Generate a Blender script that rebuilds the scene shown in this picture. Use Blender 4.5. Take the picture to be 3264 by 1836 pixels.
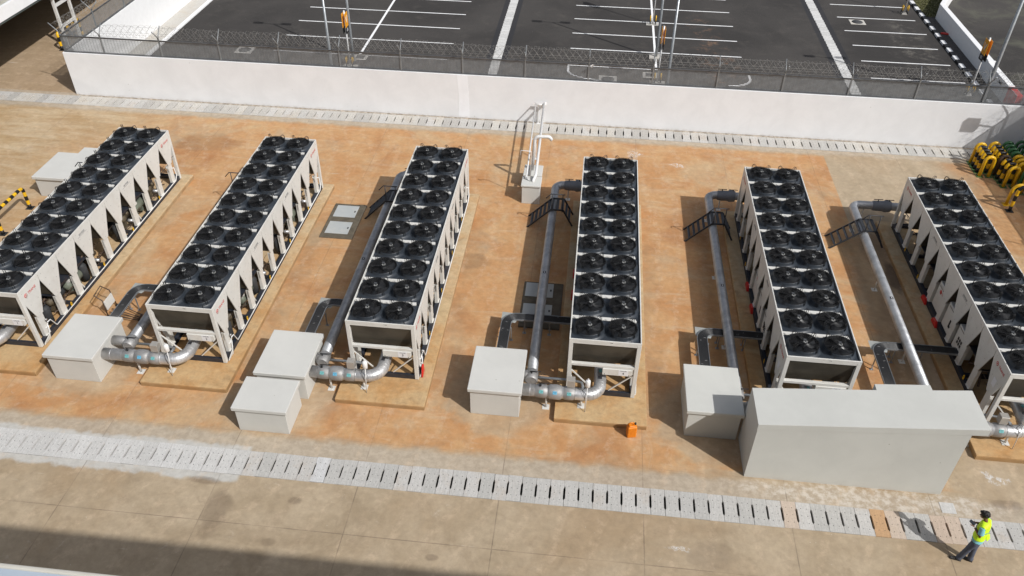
import bpy, bmesh, math, random
from mathutils import Vector, Matrix
random.seed(7)
R = math.radians
S = bpy.context.scene
for o in list(bpy.data.objects): bpy.data.objects.remove(o)
COL = S.collection

# ------------------------------------------------------------------ camera, sky, sun
cam_d = bpy.data.cameras.new('camera'); cam = bpy.data.objects.new('camera', cam_d); COL.objects.link(cam)
cam_d.lens = 28.656; cam_d.sensor_width = 36; cam_d.clip_start = 0.05; cam_d.clip_end = 3000
Rm = [(0.99411555, -0.07741031, -0.07577546), (0.1077918, 0.77622309, 0.62117521), (0.0107333, -0.62568791, 0.77999964)]
M = Matrix.Identity(4)
for i in range(3):
    M[i][0] = Rm[i][0]; M[i][1] = Rm[i][2]; M[i][2] = -Rm[i][1]
M.translation = Vector((-0.32106, -18.50013, 19.26048))
cam.matrix_world = M
S.camera = cam

SUN = Vector((0.84, -0.62, 1.0)).normalized()          # towards the sun
elev = math.asin(SUN.z); azim = math.atan2(SUN.x, SUN.y)
w = bpy.data.worlds.new('World'); S.world = w; w.use_nodes = True
nt = w.node_tree; nt.nodes.clear()
sky = nt.nodes.new('ShaderNodeTexSky'); sky.sky_type = 'NISHITA'; sky.sun_disc = False
sky.sun_elevation = elev; sky.sun_rotation = azim; sky.air_density = 1.0; sky.dust_density = 2.5; sky.ozone_density = 1.0
bg = nt.nodes.new('ShaderNodeBackground'); bg.inputs[1].default_value = 0.115
wo = nt.nodes.new('ShaderNodeOutputWorld')
hs = nt.nodes.new('ShaderNodeHueSaturation'); hs.inputs['Saturation'].default_value = 0.5
nt.links.new(sky.outputs[0], hs.inputs['Color']); nt.links.new(hs.outputs[0], bg.inputs[0]); nt.links.new(bg.outputs[0], wo.inputs[0])
sd = bpy.data.lights.new('sun', 'SUN'); sd.energy = 3.75; sd.angle = R(0.55); sd.color = (1.0, 0.985, 0.96)
sun = bpy.data.objects.new('sun', sd); COL.objects.link(sun)
sun.rotation_euler = SUN.to_track_quat('Z', 'Y').to_euler(); sun.location = (20, -20, 30)
S.view_settings.view_transform = 'Standard'; S.view_settings.look = 'None'
S.view_settings.gamma = 1; S.view_settings.exposure = 0.0; S.view_settings.use_curve_mapping = False
S.render.resolution_x = 1024; S.render.resolution_y = 576

# ------------------------------------------------------------------ node helper and materials
class G:
    def __init__(s, name):
        s.m = bpy.data.materials.new(name); s.m.use_nodes = True; s.t = s.m.node_tree; s.t.nodes.clear()
        s.out = s.t.nodes.new('ShaderNodeOutputMaterial'); s.b = s.t.nodes.new('ShaderNodeBsdfPrincipled')
        s.t.links.new(s.b.outputs[0], s.out.inputs[0])
    def n(s, k): return s.t.nodes.new(k)
    def l(s, a, b): s.t.links.new(a, b)
    def put(s, sock, v):
        if isinstance(v, bpy.types.NodeSocket): s.l(v, sock)
        elif isinstance(v, (tuple, list)): sock.default_value = tuple(v) + ((1,) if len(v) == 3 and len(sock.default_value) == 4 else ())
        else: sock.default_value = v
    def pos(s, obj=False):
        if obj: return s.n('ShaderNodeTexCoord').outputs['Object']
        return s.n('ShaderNodeNewGeometry').outputs['Position']
    def xyz(s, v):
        a = s.n('ShaderNodeSeparateXYZ'); s.l(v, a.inputs[0]); return a.outputs
    def vm(s, op, a, b):
        q = s.n('ShaderNodeVectorMath'); q.operation = op; s.put(q.inputs[0], a); s.put(q.inputs[1], b); return q.outputs[0]
    def ma(s, op, a, b=0.0, c=0.0, clamp=False):
        q = s.n('ShaderNodeMath'); q.operation = op; q.use_clamp = clamp
        s.put(q.inputs[0], a); s.put(q.inputs[1], b); s.put(q.inputs[2], c); return q.outputs[0]
    def noise(s, v, sc, det=4, ro=0.55, dist=0.0):
        q = s.n('ShaderNodeTexNoise'); s.l(v, q.inputs['Vector']); q.inputs['Scale'].default_value = sc
        q.inputs['Detail'].default_value = det; q.inputs['Roughness'].default_value = ro; q.inputs['Distortion'].default_value = dist
        return q.outputs[0]
    def vor(s, v, sc):
        q = s.n('ShaderNodeTexVoronoi'); s.l(v, q.inputs['Vector']); q.inputs['Scale'].default_value = sc; return q.outputs[0]
    def rng(s, v, a, b, c=0.0, d=1.0):
        q = s.n('ShaderNodeMapRange'); q.interpolation_type = 'SMOOTHSTEP'; s.put(q.inputs[0], v)
        for i, x in enumerate((a, b, c, d)): q.inputs[i + 1].default_value = x
        return q.outputs[0]
    def mix(s, f, a, b):
        q = s.n('ShaderNodeMix'); q.data_type = 'RGBA'; s.put(q.inputs[0], f); s.put(q.inputs[6], a); s.put(q.inputs[7], b); return q.outputs[2]
    def mul(s, c, f):       # colour times a scalar
        q = s.n('ShaderNodeVectorMath'); q.operation = 'SCALE'; s.put(q.inputs[0], c); s.put(q.inputs[3], f); return q.outputs[0]
    def ell(s, X, Y, cx, cy, rx, ry, soft=0.4):
        a = s.ma('DIVIDE', s.ma('SUBTRACT', X, cx), rx); b = s.ma('DIVIDE', s.ma('SUBTRACT', Y, cy), ry)
        d = s.ma('ADD', s.ma('MULTIPLY', a, a), s.ma('MULTIPLY', b, b))
        return s.rng(d, 1 - soft, 1 + soft, 1, 0)
    def bump(s, h, st, dist=0.02):
        q = s.n('ShaderNodeBump'); q.inputs['Strength'].default_value = st; q.inputs['Distance'].default_value = dist
        s.l(h, q.inputs['Height']); s.l(q.outputs[0], s.b.inputs['Normal'])
    def end(s, col, rough=0.6, metal=0.0, spec=None, coat=None):
        s.put(s.b.inputs['Base Color'], col); s.put(s.b.inputs['Roughness'], rough); s.b.inputs['Metallic'].default_value = metal
        if spec is not None: s.b.inputs['Specular IOR Level'].default_value = spec
        if coat: s.b.inputs['Coat Weight'].default_value = coat; s.b.inputs['Coat Roughness'].default_value = 0.15
        return s.m

def simple(name, col, rough=0.6, metal=0.0, var=0.10, sc=3.0, bump=0.0, bsc=60.0, spec=None, coat=None, dirt=None, dsc=1.3, damt=0.5):
    g = G(name); p = g.pos(); n = g.noise(p, sc, 5, 0.6)
    c = g.mul(g.mix(0.0, col, col), g.rng(n, 0.25, 0.75, 1 - var, 1 + var))
    if dirt:
        d = g.rng(g.noise(p, dsc, 8, 0.7, 0.3), 0.48, 0.72, 0, damt); c = g.mix(d, c, dirt)
    if bump: g.bump(g.noise(p, bsc, 3, 0.6), bump, 0.01)
    r = g.rng(g.noise(p, sc * 2.3, 3), 0.2, 0.8, max(0.02, rough - 0.08), min(1, rough + 0.08))
    return g.end(c, r, metal, spec, coat)

PITCH = 4.1; JX = -2.04
def mat_ground():
    g = G('yard_concrete'); p = g.pos(); X, Y, Z = g.xyz(p)
    big = g.noise(p, 0.16, 6, 0.6, 0.6); med = g.noise(p, 0.7, 7, 0.65, 0.4); fine = g.noise(p, 4.5, 6, 0.7); grit = g.noise(p, 38, 3, 0.7)
    sm = g.n('ShaderNodeMapping'); sm.inputs['Scale'].default_value = (0.35, 1.6, 1); sm.inputs['Rotation'].default_value = (0, 0, 0.25); g.l(p, sm.inputs[0])
    streak = g.noise(sm.outputs[0], 1.1, 7, 0.7, 0.5)
    sw = g.n('ShaderNodeMapping'); sw.inputs['Scale'].default_value = (1.5, 0.4, 1); sw.inputs['Rotation'].default_value = (0, 0, -0.5); g.l(p, sw.inputs[0])
    sweep = g.noise(sw.outputs[0], 1.6, 8, 0.75, 1.2)
    # plain slab
    beige = g.mix(g.rng(med, 0.3, 0.7), (0.355, 0.276, 0.182), (0.435, 0.346, 0.240))
    beige = g.mix(g.rng(big, 0.45, 0.66, 0, 0.55), beige, (0.34, 0.235, 0.135))
    # iron-red dust
    orange = g.mix(g.rng(med, 0.28, 0.72), (0.45, 0.223, 0.090), (0.52, 0.323, 0.160))
    orange = g.mix(g.rng(streak, 0.5, 0.72, 0, 0.7), orange, (0.53, 0.385, 0.245))
    orange = g.mix(g.rng(g.noise(p, 0.33, 5, 0.6, 0.8), 0.52, 0.7, 0, 0.6), orange, (0.35, 0.155, 0.062))
    orange = g.mix(g.rng(sweep, 0.55, 0.7, 0, 0.4), orange, (0.52, 0.375, 0.24))
    orange = g.mix(g.rng(g.noise(p, 0.22, 6, .65, 1.2), 0.50, 0.64, 0, 0.55), orange, (0.48, 0.36, 0.22))
    orange = g.mix(g.rng(g.noise(p, 0.30, 4, .55, 1.0), 0.54, 0.68, 0, 0.5), orange, (0.38, 0.185, 0.078))
    orange = g.mix(g.rng(g.noise(p, 2.4, 8, .75, 1.0), 0.58, 0.70, 0, 0.3), orange, (0.56, 0.44, 0.30))
    wob = g.ma('MULTIPLY', g.ma('SUBTRACT', g.noise(p, 1.4, 5, 0.6), 0.5), 0.55)
    Yw = g.ma('ADD', Y, wob)
    m = g.ma('MULTIPLY', g.rng(Yw, -2.85, -2.45), g.rng(Yw, 17.05, 17.45, 1, 0))
    # sandier on the far left, clean slab round (13,14)
    sandm = g.rng(g.ma('ADD', X, g.ma('MULTIPLY', g.ma('SUBTRACT', big, 0.5), 9)), -26, -19.5, 1, 0)
    sand = g.mix(g.rng(streak, 0.35, 0.65), (0.36, 0.25, 0.13), (0.48, 0.38, 0.25))
    orange = g.mix(g.ma('MULTIPLY', sandm, 0.85), orange, sand)
    Xw = g.ma('ADD', X, g.ma('MULTIPLY', wob, 3)); Yw2 = g.ma('ADD', Y, g.ma('MULTIPLY', wob, 3))
    clean = g.ma('MULTIPLY', g.ell(Xw, Yw2, 12.6, 15.2, 4.3, 5.4, 0.5), g.rng(X, 10.95, 10.98))
    clean = g.ma('MAXIMUM', clean, g.ma('MULTIPLY', g.rng(Xw, 10.3, 11.2), g.rng(Yw2, -0.6, 0.6, 1, 0)))
    clean = g.ma('MAXIMUM', clean, g.ma('MULTIPLY', g.rng(Xw, 3.2, 5.2), g.rng(Y, -2.5, -2.35, 1, 0)))
    clean = g.ma('MAXIMUM', clean, g.ma('MULTIPLY', g.ell(Xw, Yw2, 11.6, 5.5, 1.3, 6.5, 0.5), 0.75))
    m = g.ma('MULTIPLY', m, g.ma('SUBTRACT', 1.0, clean))
    halo = g.ell(Xw, Yw2, -2.6, -0.2, 1.7, 1.6); 
    for cx, cy in ((-9.5, -1.1), (-16.3, -0.2), (4.2, -0.6)):
        halo = g.ma('MAXIMUM', halo, g.ell(Xw, Yw2, cx, cy, 1.75, 1.75))
    m = g.ma('MULTIPLY', m, g.ma('SUBTRACT', 1.0, g.ma('MULTIPLY', halo, 0.7)))
    blotch = g.rng(g.noise(p, 0.42, 5, 0.6, 0.5), 0.56, 0.7, 0, 0.45)
    m = g.ma('MULTIPLY', m, g.ma('SUBTRACT', 1.0, blotch))
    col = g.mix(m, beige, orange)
    # lane behind the wall on the left is browner
    lane = g.ma('MULTIPLY', g.rng(Y, 18.7, 18.9), g.rng(X, -27.3, -27.2, 1, 0))
    col = g.mix(g.ma('MULTIPLY', lane, 0.8), col, g.mix(g.rng(med, .3, .7), (0.33, 0.235, 0.145), (0.40, 0.29, 0.19)))
    # pale cement apron either side of the drains
    apr = g.ma('MAXIMUM', g.ma('MULTIPLY', g.rng(Yw, 17.2, 17.5), g.rng(Y, 19.0, 19.1, 1, 0)), g.ma('MULTIPLY', g.rng(Yw, -2.9, -2.6, 1, 0), g.rng(Y, -3.6, -3.5)))
    col = g.mix(g.ma('MULTIPLY', apr, 0.55), col, g.mix(g.rng(fine, .35, .65), (0.42, 0.365, 0.295), (0.47, 0.41, 0.34)))
    wc = g.ma('MULTIPLY', g.ma('MAXIMUM', g.ma('MULTIPLY', g.rng(Yw, -4.6, -4.45), g.rng(Y, -4.2, -4.1, 1, 0)), g.ma('MULTIPLY', g.rng(Y, -3.5, -3.4), g.rng(Yw, -3.25, -3.1, 1, 0))), g.rng(X, -9.75, -9.6, 1, 0))
    col = g.mix(g.ma('MULTIPLY', wc, 0.9), col, (0.50, 0.49, 0.46))
    gap = g.ma('MULTIPLY', g.rng(Y, 18.70, 18.76), g.rng(X, -27.3, -27.2)); col = g.mix(g.ma('MULTIPLY', gap, .8), col, g.mix(g.rng(fine, .4, .6), (0.22, 0.19, 0.155), (0.42, 0.38, 0.33)))
    # cement dust and paint spatter
    dust = g.ma('MULTIPLY', g.rng(g.noise(p, 1.9, 9, 0.8, 0.9), 0.60, 0.70), 0.36)
    col = g.mix(dust, col, (0.60, 0.52, 0.43))
    sp = g.ma('MULTIPLY', g.rng(g.vor(p, 5.5), 0.03, 0.06, 1, 0), g.rng(g.noise(p, 0.8, 3), 0.55, 0.62))
    col = g.mix(g.ma('MULTIPLY', sp, 0.8), col, (0.72, 0.70, 0.66))
    nearbig = g.ma('MULTIPLY', g.ell(Xw, Yw, 8.5, -2.95, 3.6, 0.42, 0.5), g.rng(fine, 0.42, 0.62))
    col = g.mix(g.ma('MULTIPLY', nearbig, 0.4), col, (0.62, 0.60, 0.56))
    n2 = g.ma('ADD', g.ma('MULTIPLY', fine, 0.8), g.ma('MULTIPLY', grit, 0.2))
    for cx, cy, rx, ry in ((12.43, -1.86, 0.34, 0.17), (12.2, -1.66, .2, .1), (3.0, -5.3, .38, .07), (-20.3, 13.0, .5, .3), (1.95, 16.2, .3, .4), (4.0, 15.4, .35, .22), (1.7, 13.5, .25, .3)):
        e = g.ma('MULTIPLY', g.ell(Xw, Yw, cx, cy, rx, ry, 0.7), g.rng(g.noise(p, 7, 8, .85, .4), 0.49, 0.54))
        col = g.mix(g.ma('MULTIPLY', e, 0.75), col, (0.66, 0.66, 0.66))
    for rz_, sc_ in ((0.7, 1.0), (-0.5, .8)):
        mm_ = g.n('ShaderNodeMapping'); mm_.inputs['Rotation'].default_value = (0, 0, rz_); mm_.inputs['Scale'].default_value = (.5 * sc_, 6 * sc_, 1); g.l(p, mm_.inputs[0])
        sc2 = g.ma('MULTIPLY', g.rng(g.noise(mm_.outputs[0], 1.0, 6, .7, .3), .66, .70), g.rng(g.noise(p, .9, 4), .52, .6)); col = g.mix(g.ma('MULTIPLY', sc2, .5), col, (0.58, 0.52, 0.44))
    # damp and oil stains
    for cx, cy, rx, ry, a in ((11.85, 7.85, 0.27, 0.95, 0.8), (11.3, 4.5, .5, 3.0, .3), (11.5, 9.8, .5, 1.1, .35), (12.4, -2.75, .42, .16, .4), (-7.8, -4.95, .2, .12, .4), (-10.6, -4.55, .45, .13, .45), (-8.1, -6.35, .22, .12, .35),
                              (3.9, -5.4, .6, .45, .25), (-9.9, -5.6, .35, .8, .4), (-3.6, -6.3, .16, .1, .4), (-4.6, 6.9, 0.9, 0.5, .35), (-13.4, 8.4, 1.0, .5, .3), (-18.5, 14.8, 1.6, .8, .25)):
        e = g.ell(g.ma('ADD', X, g.ma('MULTIPLY', wob, rx * 3)), g.ma('ADD', Y, g.ma('MULTIPLY', wob, ry * 2)), cx, cy, rx, ry, 0.6)
        col = g.mix(g.ma('MULTIPLY', e, a), col, (0.11, 0.075, 0.05))
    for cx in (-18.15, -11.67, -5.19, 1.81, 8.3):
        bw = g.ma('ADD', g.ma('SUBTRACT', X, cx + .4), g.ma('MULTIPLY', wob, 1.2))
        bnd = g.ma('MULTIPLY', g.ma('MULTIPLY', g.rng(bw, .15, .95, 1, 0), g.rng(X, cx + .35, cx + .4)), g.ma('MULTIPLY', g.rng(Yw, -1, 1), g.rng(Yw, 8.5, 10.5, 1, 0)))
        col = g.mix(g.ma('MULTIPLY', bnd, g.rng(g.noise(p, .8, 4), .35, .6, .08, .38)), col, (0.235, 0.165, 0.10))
    grime = g.rng(g.noise(p, 2.6, 8, 0.72, 0.4), 0.52, 0.75, 0, 0.30)
    col = g.mix(grime, col, (0.20, 0.14, 0.09))
    # curved tyre scuffs
    wv = g.n('ShaderNodeTexWave'); wv.wave_type = 'RINGS'; wv.rings_direction = 'Z'; wv.inputs['Scale'].default_value = 0.33; wv.inputs['Distortion'].default_value = 5.0
    wv.inputs['Detail'].default_value = 3; wv.inputs['Detail Scale'].default_value = 1.3
    g.l(g.vm('SUBTRACT', p, (-31, 9, 0)), wv.inputs['Vector'])
    ty = g.ma('MULTIPLY', g.rng(wv.outputs[1], 0.78, 0.95), g.rng(g.noise(p, 3.5, 6, 0.8), 0.45, 0.6))
    col = g.mix(g.ma('MULTIPLY', ty, 0.25), col, (0.62, 0.47, 0.33))
    # saw-cut joints
    jx = g.ma('ABSOLUTE', g.ma('SUBTRACT', g.ma('MODULO', g.ma('ADD', X, 100 * PITCH - JX + PITCH / 2), PITCH), PITCH / 2))
    jx = g.ma('ADD', jx, g.ma('MULTIPLY', wob, 0.03))
    j = g.rng(g.ma('ABSOLUTE', jx), 0.006, 0.022, 1, 0)
    j = g.ma('MAXIMUM', j, g.rng(g.ma('ABSOLUTE', g.ma('ADD', Y, 5.87)), 0.005, 0.018, 1, 0))
    j = g.ma('MAXIMUM', j, g.ma('MULTIPLY', g.rng(g.ma('ABSOLUTE', g.ma('SUBTRACT', Y, 7.1)), 0.004, 0.016, 1, 0), 0.5))
    j = g.ma('MAXIMUM', j, g.ma('MULTIPLY', g.rng(g.ma('ABSOLUTE', g.ma('ADD', Y, 2.62)), 0.004, 0.014, 1, 0), 0.6))
    j = g.ma('MAXIMUM', j, g.ma('MULTIPLY', g.rng(g.ma('ABSOLUTE', g.ma('SUBTRACT', Y, 17.42)), 0.004, 0.014, 1, 0), 0.6))
    j = g.ma('MULTIPLY', j, g.rng(Y, 18.5, 18.8, 1, 0))
    jw = g.ma('MULTIPLY', g.rng(g.ma('ABSOLUTE', jx), 0.02, 0.35, 1, 0), g.rng(med, 0.5, 0.7, 0, 0.35))
    col = g.mix(g.ma('MULTIPLY', g.rng(g.noise(p, 0.38, 6, .7, 1.5), .5, .68, 0, .4), g.rng(Y, -4.5, -4.2, 1, 0)), col, (0.25, 0.185, 0.115))
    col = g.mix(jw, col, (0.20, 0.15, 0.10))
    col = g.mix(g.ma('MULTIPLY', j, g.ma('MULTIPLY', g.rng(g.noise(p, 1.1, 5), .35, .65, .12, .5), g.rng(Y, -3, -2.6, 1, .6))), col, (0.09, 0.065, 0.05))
    col = g.mul(col, g.rng(n2, 0.25, 0.75, 0.86, 1.12))
    g.bump(g.ma('ADD', g.ma('MULTIPLY', fine, 0.5), g.ma('MULTIPLY', g.ma('SUBTRACT', 1.0, j), 0.6)), 0.25, 0.01)
    return g.end(col, g.rng(med, .3, .7, .62, .85), spec=0.35)

def mat_asphalt():
    g = G('asphalt'); p = g.pos(); X, Y, Z = g.xyz(p)
    big = g.noise(p, 0.12, 5, 0.6, 0.5); med = g.noise(p, 0.9, 7, 0.7, 0.3); gr = g.noise(p, 45, 2, 0.8)
    c = g.mix(g.rng(big, .35, .65), (0.036, 0.033, 0.031), (0.058, 0.053, 0.049))
    c = g.mix(g.rng(med, .5, .8, 0, .4), c, (0.11, 0.098, 0.085))
    e = g.ma('MULTIPLY', g.ell(g.ma('ADD', X, g.ma('MULTIPLY', Y, 0.12)), Y, 10.2, 28, 1.0, 7, .8), g.rng(g.noise(p, 1.3, 8, .75), .5, .65))
    c = g.mix(g.ma('MULTIPLY', e, 0.55), c, (0.24, 0.14, 0.085))
    e2 = g.ma('MULTIPLY', g.ell(X, Y, 19.0, 31, 1.2, 4.6, .9), g.rng(g.noise(p, 1.1, 8, .75), .48, .66))
    c = g.mix(g.ma('MULTIPLY', e2, .5), c, (0.20, 0.185, 0.16))
    e4 = g.ma('MULTIPLY', g.ma('MULTIPLY', g.rng(X, 22, 23), g.rng(g.noise(p, .35, 7, .7, .8), .45, .7)), 0.55)
    c = g.mix(e4, c, (0.12, 0.12, 0.09))
    e3 = g.rng(g.noise(p, 2.2, 9, .8, .6), .66, .74, 0, .5)
    c = g.mix(e3, c, (0.26, 0.25, 0.23))
    spk = g.ma('MULTIPLY', g.rng(g.vor(p, 2.6), 0.02, 0.05, 1, 0), g.rng(g.noise(p, .5, 3), .55, .62))
    c = g.mix(g.ma('MULTIPLY', spk, .7), c, (0.5, 0.5, 0.48))
    for xx in (-6.15, -5.6, 13.72, 14.3):
        c = g.mix(g.ma('MULTIPLY', g.rng(g.ma('ABSOLUTE', g.ma('SUBTRACT', X, xx)), .28, .36, 1, 0), .7), c, (0.024, 0.025, 0.030))
    c = g.mul(c, g.rng(gr, .25, .75, .78, 1.25))
    g.bump(gr, 0.35, 0.008)
    return g.end(c, 0.88, spec=0.3)

def mat_cover(name, c0, c1, stain, sa):
    g = G(name); p = g.pos(); X, Y, Z = g.xyz(p)
    oi = g.n('ShaderNodeObjectInfo').outputs['Random']
    c = g.mix(oi, c0, c1)
    st = g.n('ShaderNodeMapping'); st.inputs['Scale'].default_value = (9, 0.7, 1); g.l(p, st.inputs[0])
    c = g.mul(c, g.rng(g.noise(st.outputs[0], 4, 4, .6), .2, .8, .87, 1.12))
    f = g.ma('MULTIPLY', g.rng(g.noise(p, 1.1, 7, .7, .4), .45, .7, 0, sa), g.rng(oi, 0.3, 0.9))
    c = g.mix(f, c, stain)
    c = g.mul(c, g.rng(g.noise(p, 22, 4, .7), .3, .7, .9, 1.08))
    g.bump(g.noise(st.outputs[0], 9, 3, .6), .2, .006)
    return g.end(c, .85, spec=.3)

def mat_plaster(name, c, streak=0.0, dirt=(0.35, 0.33, 0.30), damt=0.10):
    g = G(name); p = g.pos(); X, Y, Z = g.xyz(p)
    n = g.noise(p, 0.8, 6, .65, .3)
    col = g.mul(g.mix(0.0, c, c), g.rng(n, .3, .7, .955, 1.03))
    sm = g.n('ShaderNodeMapping'); sm.inputs['Scale'].default_value = (2.2, 2.2, 0.22); g.l(p, sm.inputs[0])
    s = g.rng(g.noise(sm.outputs[0], 2.2, 7, .75), .52, .78, 0, damt + streak)
    col = g.mix(s, col, dirt)
    pk = g.ma('MULTIPLY', g.rng(g.vor(p, 1.7), 0.025, 0.05, 1, 0), g.rng(g.noise(p, .9, 3), .5, .6)); col = g.mix(g.ma('MULTIPLY', pk, .55), col, (0.28, 0.26, 0.22))
    low = g.ma('MULTIPLY', g.rng(Z, 0.0, 0.16, 1, 0), g.rng(g.noise(p, 4, 6, .7), .4, .7, 0, .45))
    col = g.mix(low, col, (0.48, 0.44, 0.38))
    g.bump(g.ma('ADD', g.noise(p, 42, 3, .7), g.ma('MULTIPLY', g.noise(p, 7, 3, .6), .5)), .28, .008)
    return g.end(col, .82, spec=.25)

def mat_wallpatch():
    return mat_plaster('fresh_white_paint', (0.80, 0.81, 0.83))

def mat_plinth():
    g = G('stained_plinth'); p = g.pos(); X, Y, Z = g.xyz(p)
    n = g.noise(p, 0.9, 7, .68, .5); f = g.noise(p, 5, 6, .7)
    c = g.mix(g.rng(n, .3, .7), (0.45, 0.245, 0.095), (0.52, 0.355, 0.185))
    c = g.mix(g.ma('MULTIPLY', g.rng(Y, 0, 8), g.rng(n, .3, .6, .3, .8)), c, (0.52, 0.41, 0.265))
    c = g.mix(g.rng(g.noise(p, 1.8, 8, .7, .5), .52, .72, 0, .6), c, (0.30, 0.19, 0.095))
    c = g.mix(g.rng(g.noise(p, .5, 4), .5, .68, 0, .5), c, (0.50, 0.38, 0.22))
    c = g.mix(g.rng(g.noise(p, 9, 6, .8), .6, .74, 0, .5), c, (0.14, 0.085, 0.05))
    c = g.mix(g.ma('MULTIPLY', g.rng(Z, .10, .17, 1, 0), g.rng(g.noise(p, 2.5, 6, .7), .35, .65, .35, .8)), c, (0.25, 0.15, 0.065))
    c = g.mul(c, g.rng(f, .25, .75, .85, 1.12))
    g.bump(f, .35, .01)
    return g.end(c, .8, spec=.3)

def mat_alu(name, base, rough, segs=True):
    g = G(name); p = g.pos()
    c = g.mul(g.mix(0.0, base, base), g.rng(g.noise(p, 2.2, 6, .65, .6), .3, .7, .78, 1.15))
    g.bump(g.ma('ADD', g.ma('MULTIPLY', g.noise(p, 3.0, 3, .5, .4), 1.0), g.ma('MULTIPLY', g.noise(p, 16, 3, .6), .15)), .35, .03)
    return g.end(c, g.rng(g.noise(p, 4, 4), .3, .7, rough - .05, rough + .12), .62)

def mat_stripes(name, a, b, axis, period, phase=0.0):
    g = G(name); p = g.pos(True); c = g.xyz(p)[axis]
    t = g.ma('MODULO', g.ma('ADD', c, 50 * period + phase), period)
    f = g.rng(t, period / 2 - .004, period / 2 + .004)
    return g.end(g.mul(g.mix(f, a, b), g.rng(g.noise(g.pos(), 6, 5, .7), .3, .7, .85, 1.08)), .4, spec=.5)

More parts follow.
